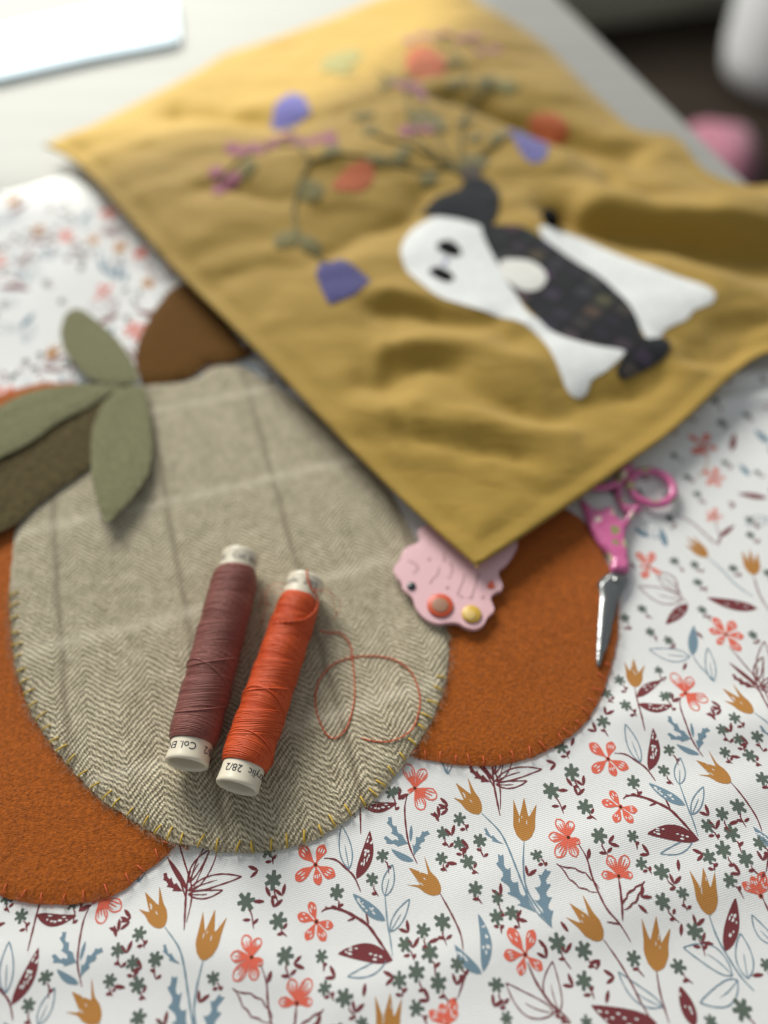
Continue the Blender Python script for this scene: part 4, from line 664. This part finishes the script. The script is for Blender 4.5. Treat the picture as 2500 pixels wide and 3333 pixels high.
for c in [(-8.03,35.25),(-7.82,34.09),(-7.58,37.37),(-7.29,37.08),(-6.06,36.96),(-4.92,38.67),(-3.62,37.67),(-3.33,38.06),(1.06,38.67),(1.41,38.82),(1.28,43.04),(0.84,43.65),(5.70,48.49),(4.58,49.87),(2.97,50.38),(1.46,49.74),(0.67,43.82)]: [blob('knot_flower', (c[0] + dx_, c[1] + dy_), .42, M_pk, 2) for dx_, dy_ in ((0, 0), (random.uniform(.6, .9), random.uniform(-.9, .9)))]
def bleaf(a_, b_, wd, mat): a_ = np.array(a_); b_ = np.array(b_); q = perp(b_ - a_) * wd; onbag('felt_leaf', [a_, a_ * .7 + b_ * .3 + q * .8, a_ * .4 + b_ * .6 + q, b_, a_ * .4 + b_ * .6 - q, a_ * .7 + b_ * .3 - q * .8], .1, mat, step=.3, k=4)
for l, wd, mt in (([(-3.49,46.24),(-1.54,49.03)], .32, M_gr2), ([(-3.05,46.24),(-1.56,45.86)], .28, M_gr2), ([(-1.76,40.25),(-0.40,40.41)], .28, M_gr), ([(-1.20,36.15),(0.60,35.81)], .2, M_gr), ([(-3.88,34.49),(-3.13,32.91)], .4, M_gr), ([(-3.87,31.17),(-4.789,29.763)], .34, M_gr), ([(-3.64,30.81),(-2.956,29.534)], .34, M_gr), ([(1.29,40.57),(3.14,38.98)], .36, M_gr), ([(5.95,44.37),(7.51,44.62)], .35, M_gr2), ([(3.60,36.01),(5.19,37.17)], .3, M_gr), ([(2.49,42.59),(4.44,42.07)], .2, M_gr)): bleaf(l[0], l[1], wd, mt)
for l, wd in (([(-0.17,42.76),(0.69,44.92)], .2), ([(-0.31,39.14),(-1.09,38.21)], .3), ([(3.37,43.82),(4.63,44.92)], .25), ([(5.23,43.82),(6.06,45.67)], .25), ([(2.53,35.59),(1.76,34.49)], .3), ([(4.19,38.21),(5.04,39.14)], .25), ([(1.22,37.31),(0.45,35.59)], .2), ([(-6.46,36.15),(-6.58,34.49)], .25), ([(6.20,39.77),(5.43,38.21)], .2), ([(3.31,46.05),(4.41,47.01)], .2), ([(-2.83,35.59),(-2.30,37.31)], .22), ([(3.66,39.77),(4.65,40.41)], .22)): bleaf(l[0], l[1], wd, M_gr)
for l in ([(3.72,35.59),(2.78,37.91),(2.11,41.07),(0.84,43.82),(-0.35,45.67)], [(3.72,35.59),(3.94,39.14),(4.82,42.76),(6.31,44.55)], [(3.72,35.59),(1.38,37.31),(-0.47,38.21),(-1.12,40.41)], [(3.72,35.59),(5.25,37.91),(6.99,39.77)], [(0.84,43.82),(2.46,46.82)], [(4.82,42.76),(4.40,46.82),(3.11,49.66)], [(-3.57,35.59),(-4.48,37.91),(-4.90,40.41)], [(-2.389,28.860),(-3.62,30.46),(-4.15,32.16),(-3.99,33.96),(-3.57,35.59)], [(-7.83,34.49),(-6.79,36.44),(-5.38,37.61),(-3.98,37.31)], [(-5.01,38.82),(-5.01,40.90)], [(-3.57,35.59),(-1.95,36.15),(0.00,36.01),(1.94,35.59),(3.46,36.15)], [(1.46,44.92),(1.16,42.76),(1.28,40.41),(1.25,38.82)], [(2.49,42.76),(5.07,41.74),(7.62,41.07)], [(2.95,50.29),(4.58,49.87),(5.75,48.41)], [(1.25,38.82),(2.58,36.73),(3.76,36.15)]):
    p = resample(cr(l, 6, False), .4, False); a = Acc(); tube(a, np.c_[p, zbag(p[:, 0], p[:, 1]) + .05], .07, 6); a.build('embroidered_stem', M_gr, cush)
# ------------------------------------------------------------------ far things
pad = [(-29.91,46.10),(-26.62,47.95),(-23.42,49.52),(-18.62,52.28),(-15.41,53.76),(-13.33,54.82),(-14.66,61.50),(-20.26,60.31),(-25.65,56.94),(-32.72,53.08)]
a = Acc(); sheet(a, resample(np.array(pad), .8), lambda x, y: 0 * x + .004, .5, .1, 3, ramp=.9); props(a.build('paper_pad', M_paper, org=(-25, 55, 0)), 'white paper pad lying at the back left of the table', 'paper pad')
c = [(82.03,251.70)][0]; rz = R(17); dx, dy = math.cos(rz), math.sin(rz); cx, cy = c[0] - dy * 32, c[1] + dx * 32
sofa = empty('upholstered_bench', (cx, cy, -74), 'olive grey upholstered bench standing on the dark floor beyond the table', 'bench'); a = Acc(); box(a, (cx, cy, -51.5), (210, 60, 41), rz, bev=6); a.build('seat_base', M_olive, sofa)
for k in (-90, 90): a = Acc(); box(a, (cx + dx * k, cy + dy * k, -73), (8, 30, 2.1), rz); a.build('foot', M_black, sofa)
c = [(88.68,202.50)][0]; bc = (c[0] + 20, c[1] + 14); tub = empty('storage_bin', (*bc, -74), 'white round storage bin on the dark floor past the table edge', 'bin')
a = Acc(); lathe(a, np.array((*bc, -74.)), np.array((0, 0, 1.)), np.array((1., 0, 0)), np.array((0, 1., 0)), [(.5, .01), (0, 12), (.6, 15.5), (3, 18), (9, 19.5), (30, 21), (56, 23), (56.6, 23.6), (57.2, 23), (56, 22.2), (6, 18), (5, .01)], 40); a.build('bin_body', M_chair, tub)
a = Acc(); t_ = np.arange(40) / 40 * 6.28318; tube(a, np.c_[bc[0] + 23.5 * np.cos(t_), bc[1] + 23.5 * np.sin(t_), np.full(40, -17.5)], 1.1, 8, True); a.build('rim', M_chair, tub)
c = [(79.13,177.10)][0]; o = cr([(c[0] + 9 * (1 + .22 * math.sin(k * 2.3)) * math.cos(k * .7), c[1] + 11 * (1 + .2 * math.cos(k * 1.7)) * math.sin(k * .7)) for k in range(9)], 5)
a = Acc(); sheet(a, resample(o, 1.5), lambda x, y: 0 * x - 73.99 + 0 * y, 8, 9, 2.5, ramp=.1); props(a.build('fabric_bundle', M_rug, org=(c[0], c[1], -74)), 'crumpled pink fabric bundle on the dark floor beside the white bin', 'fabric bundle')
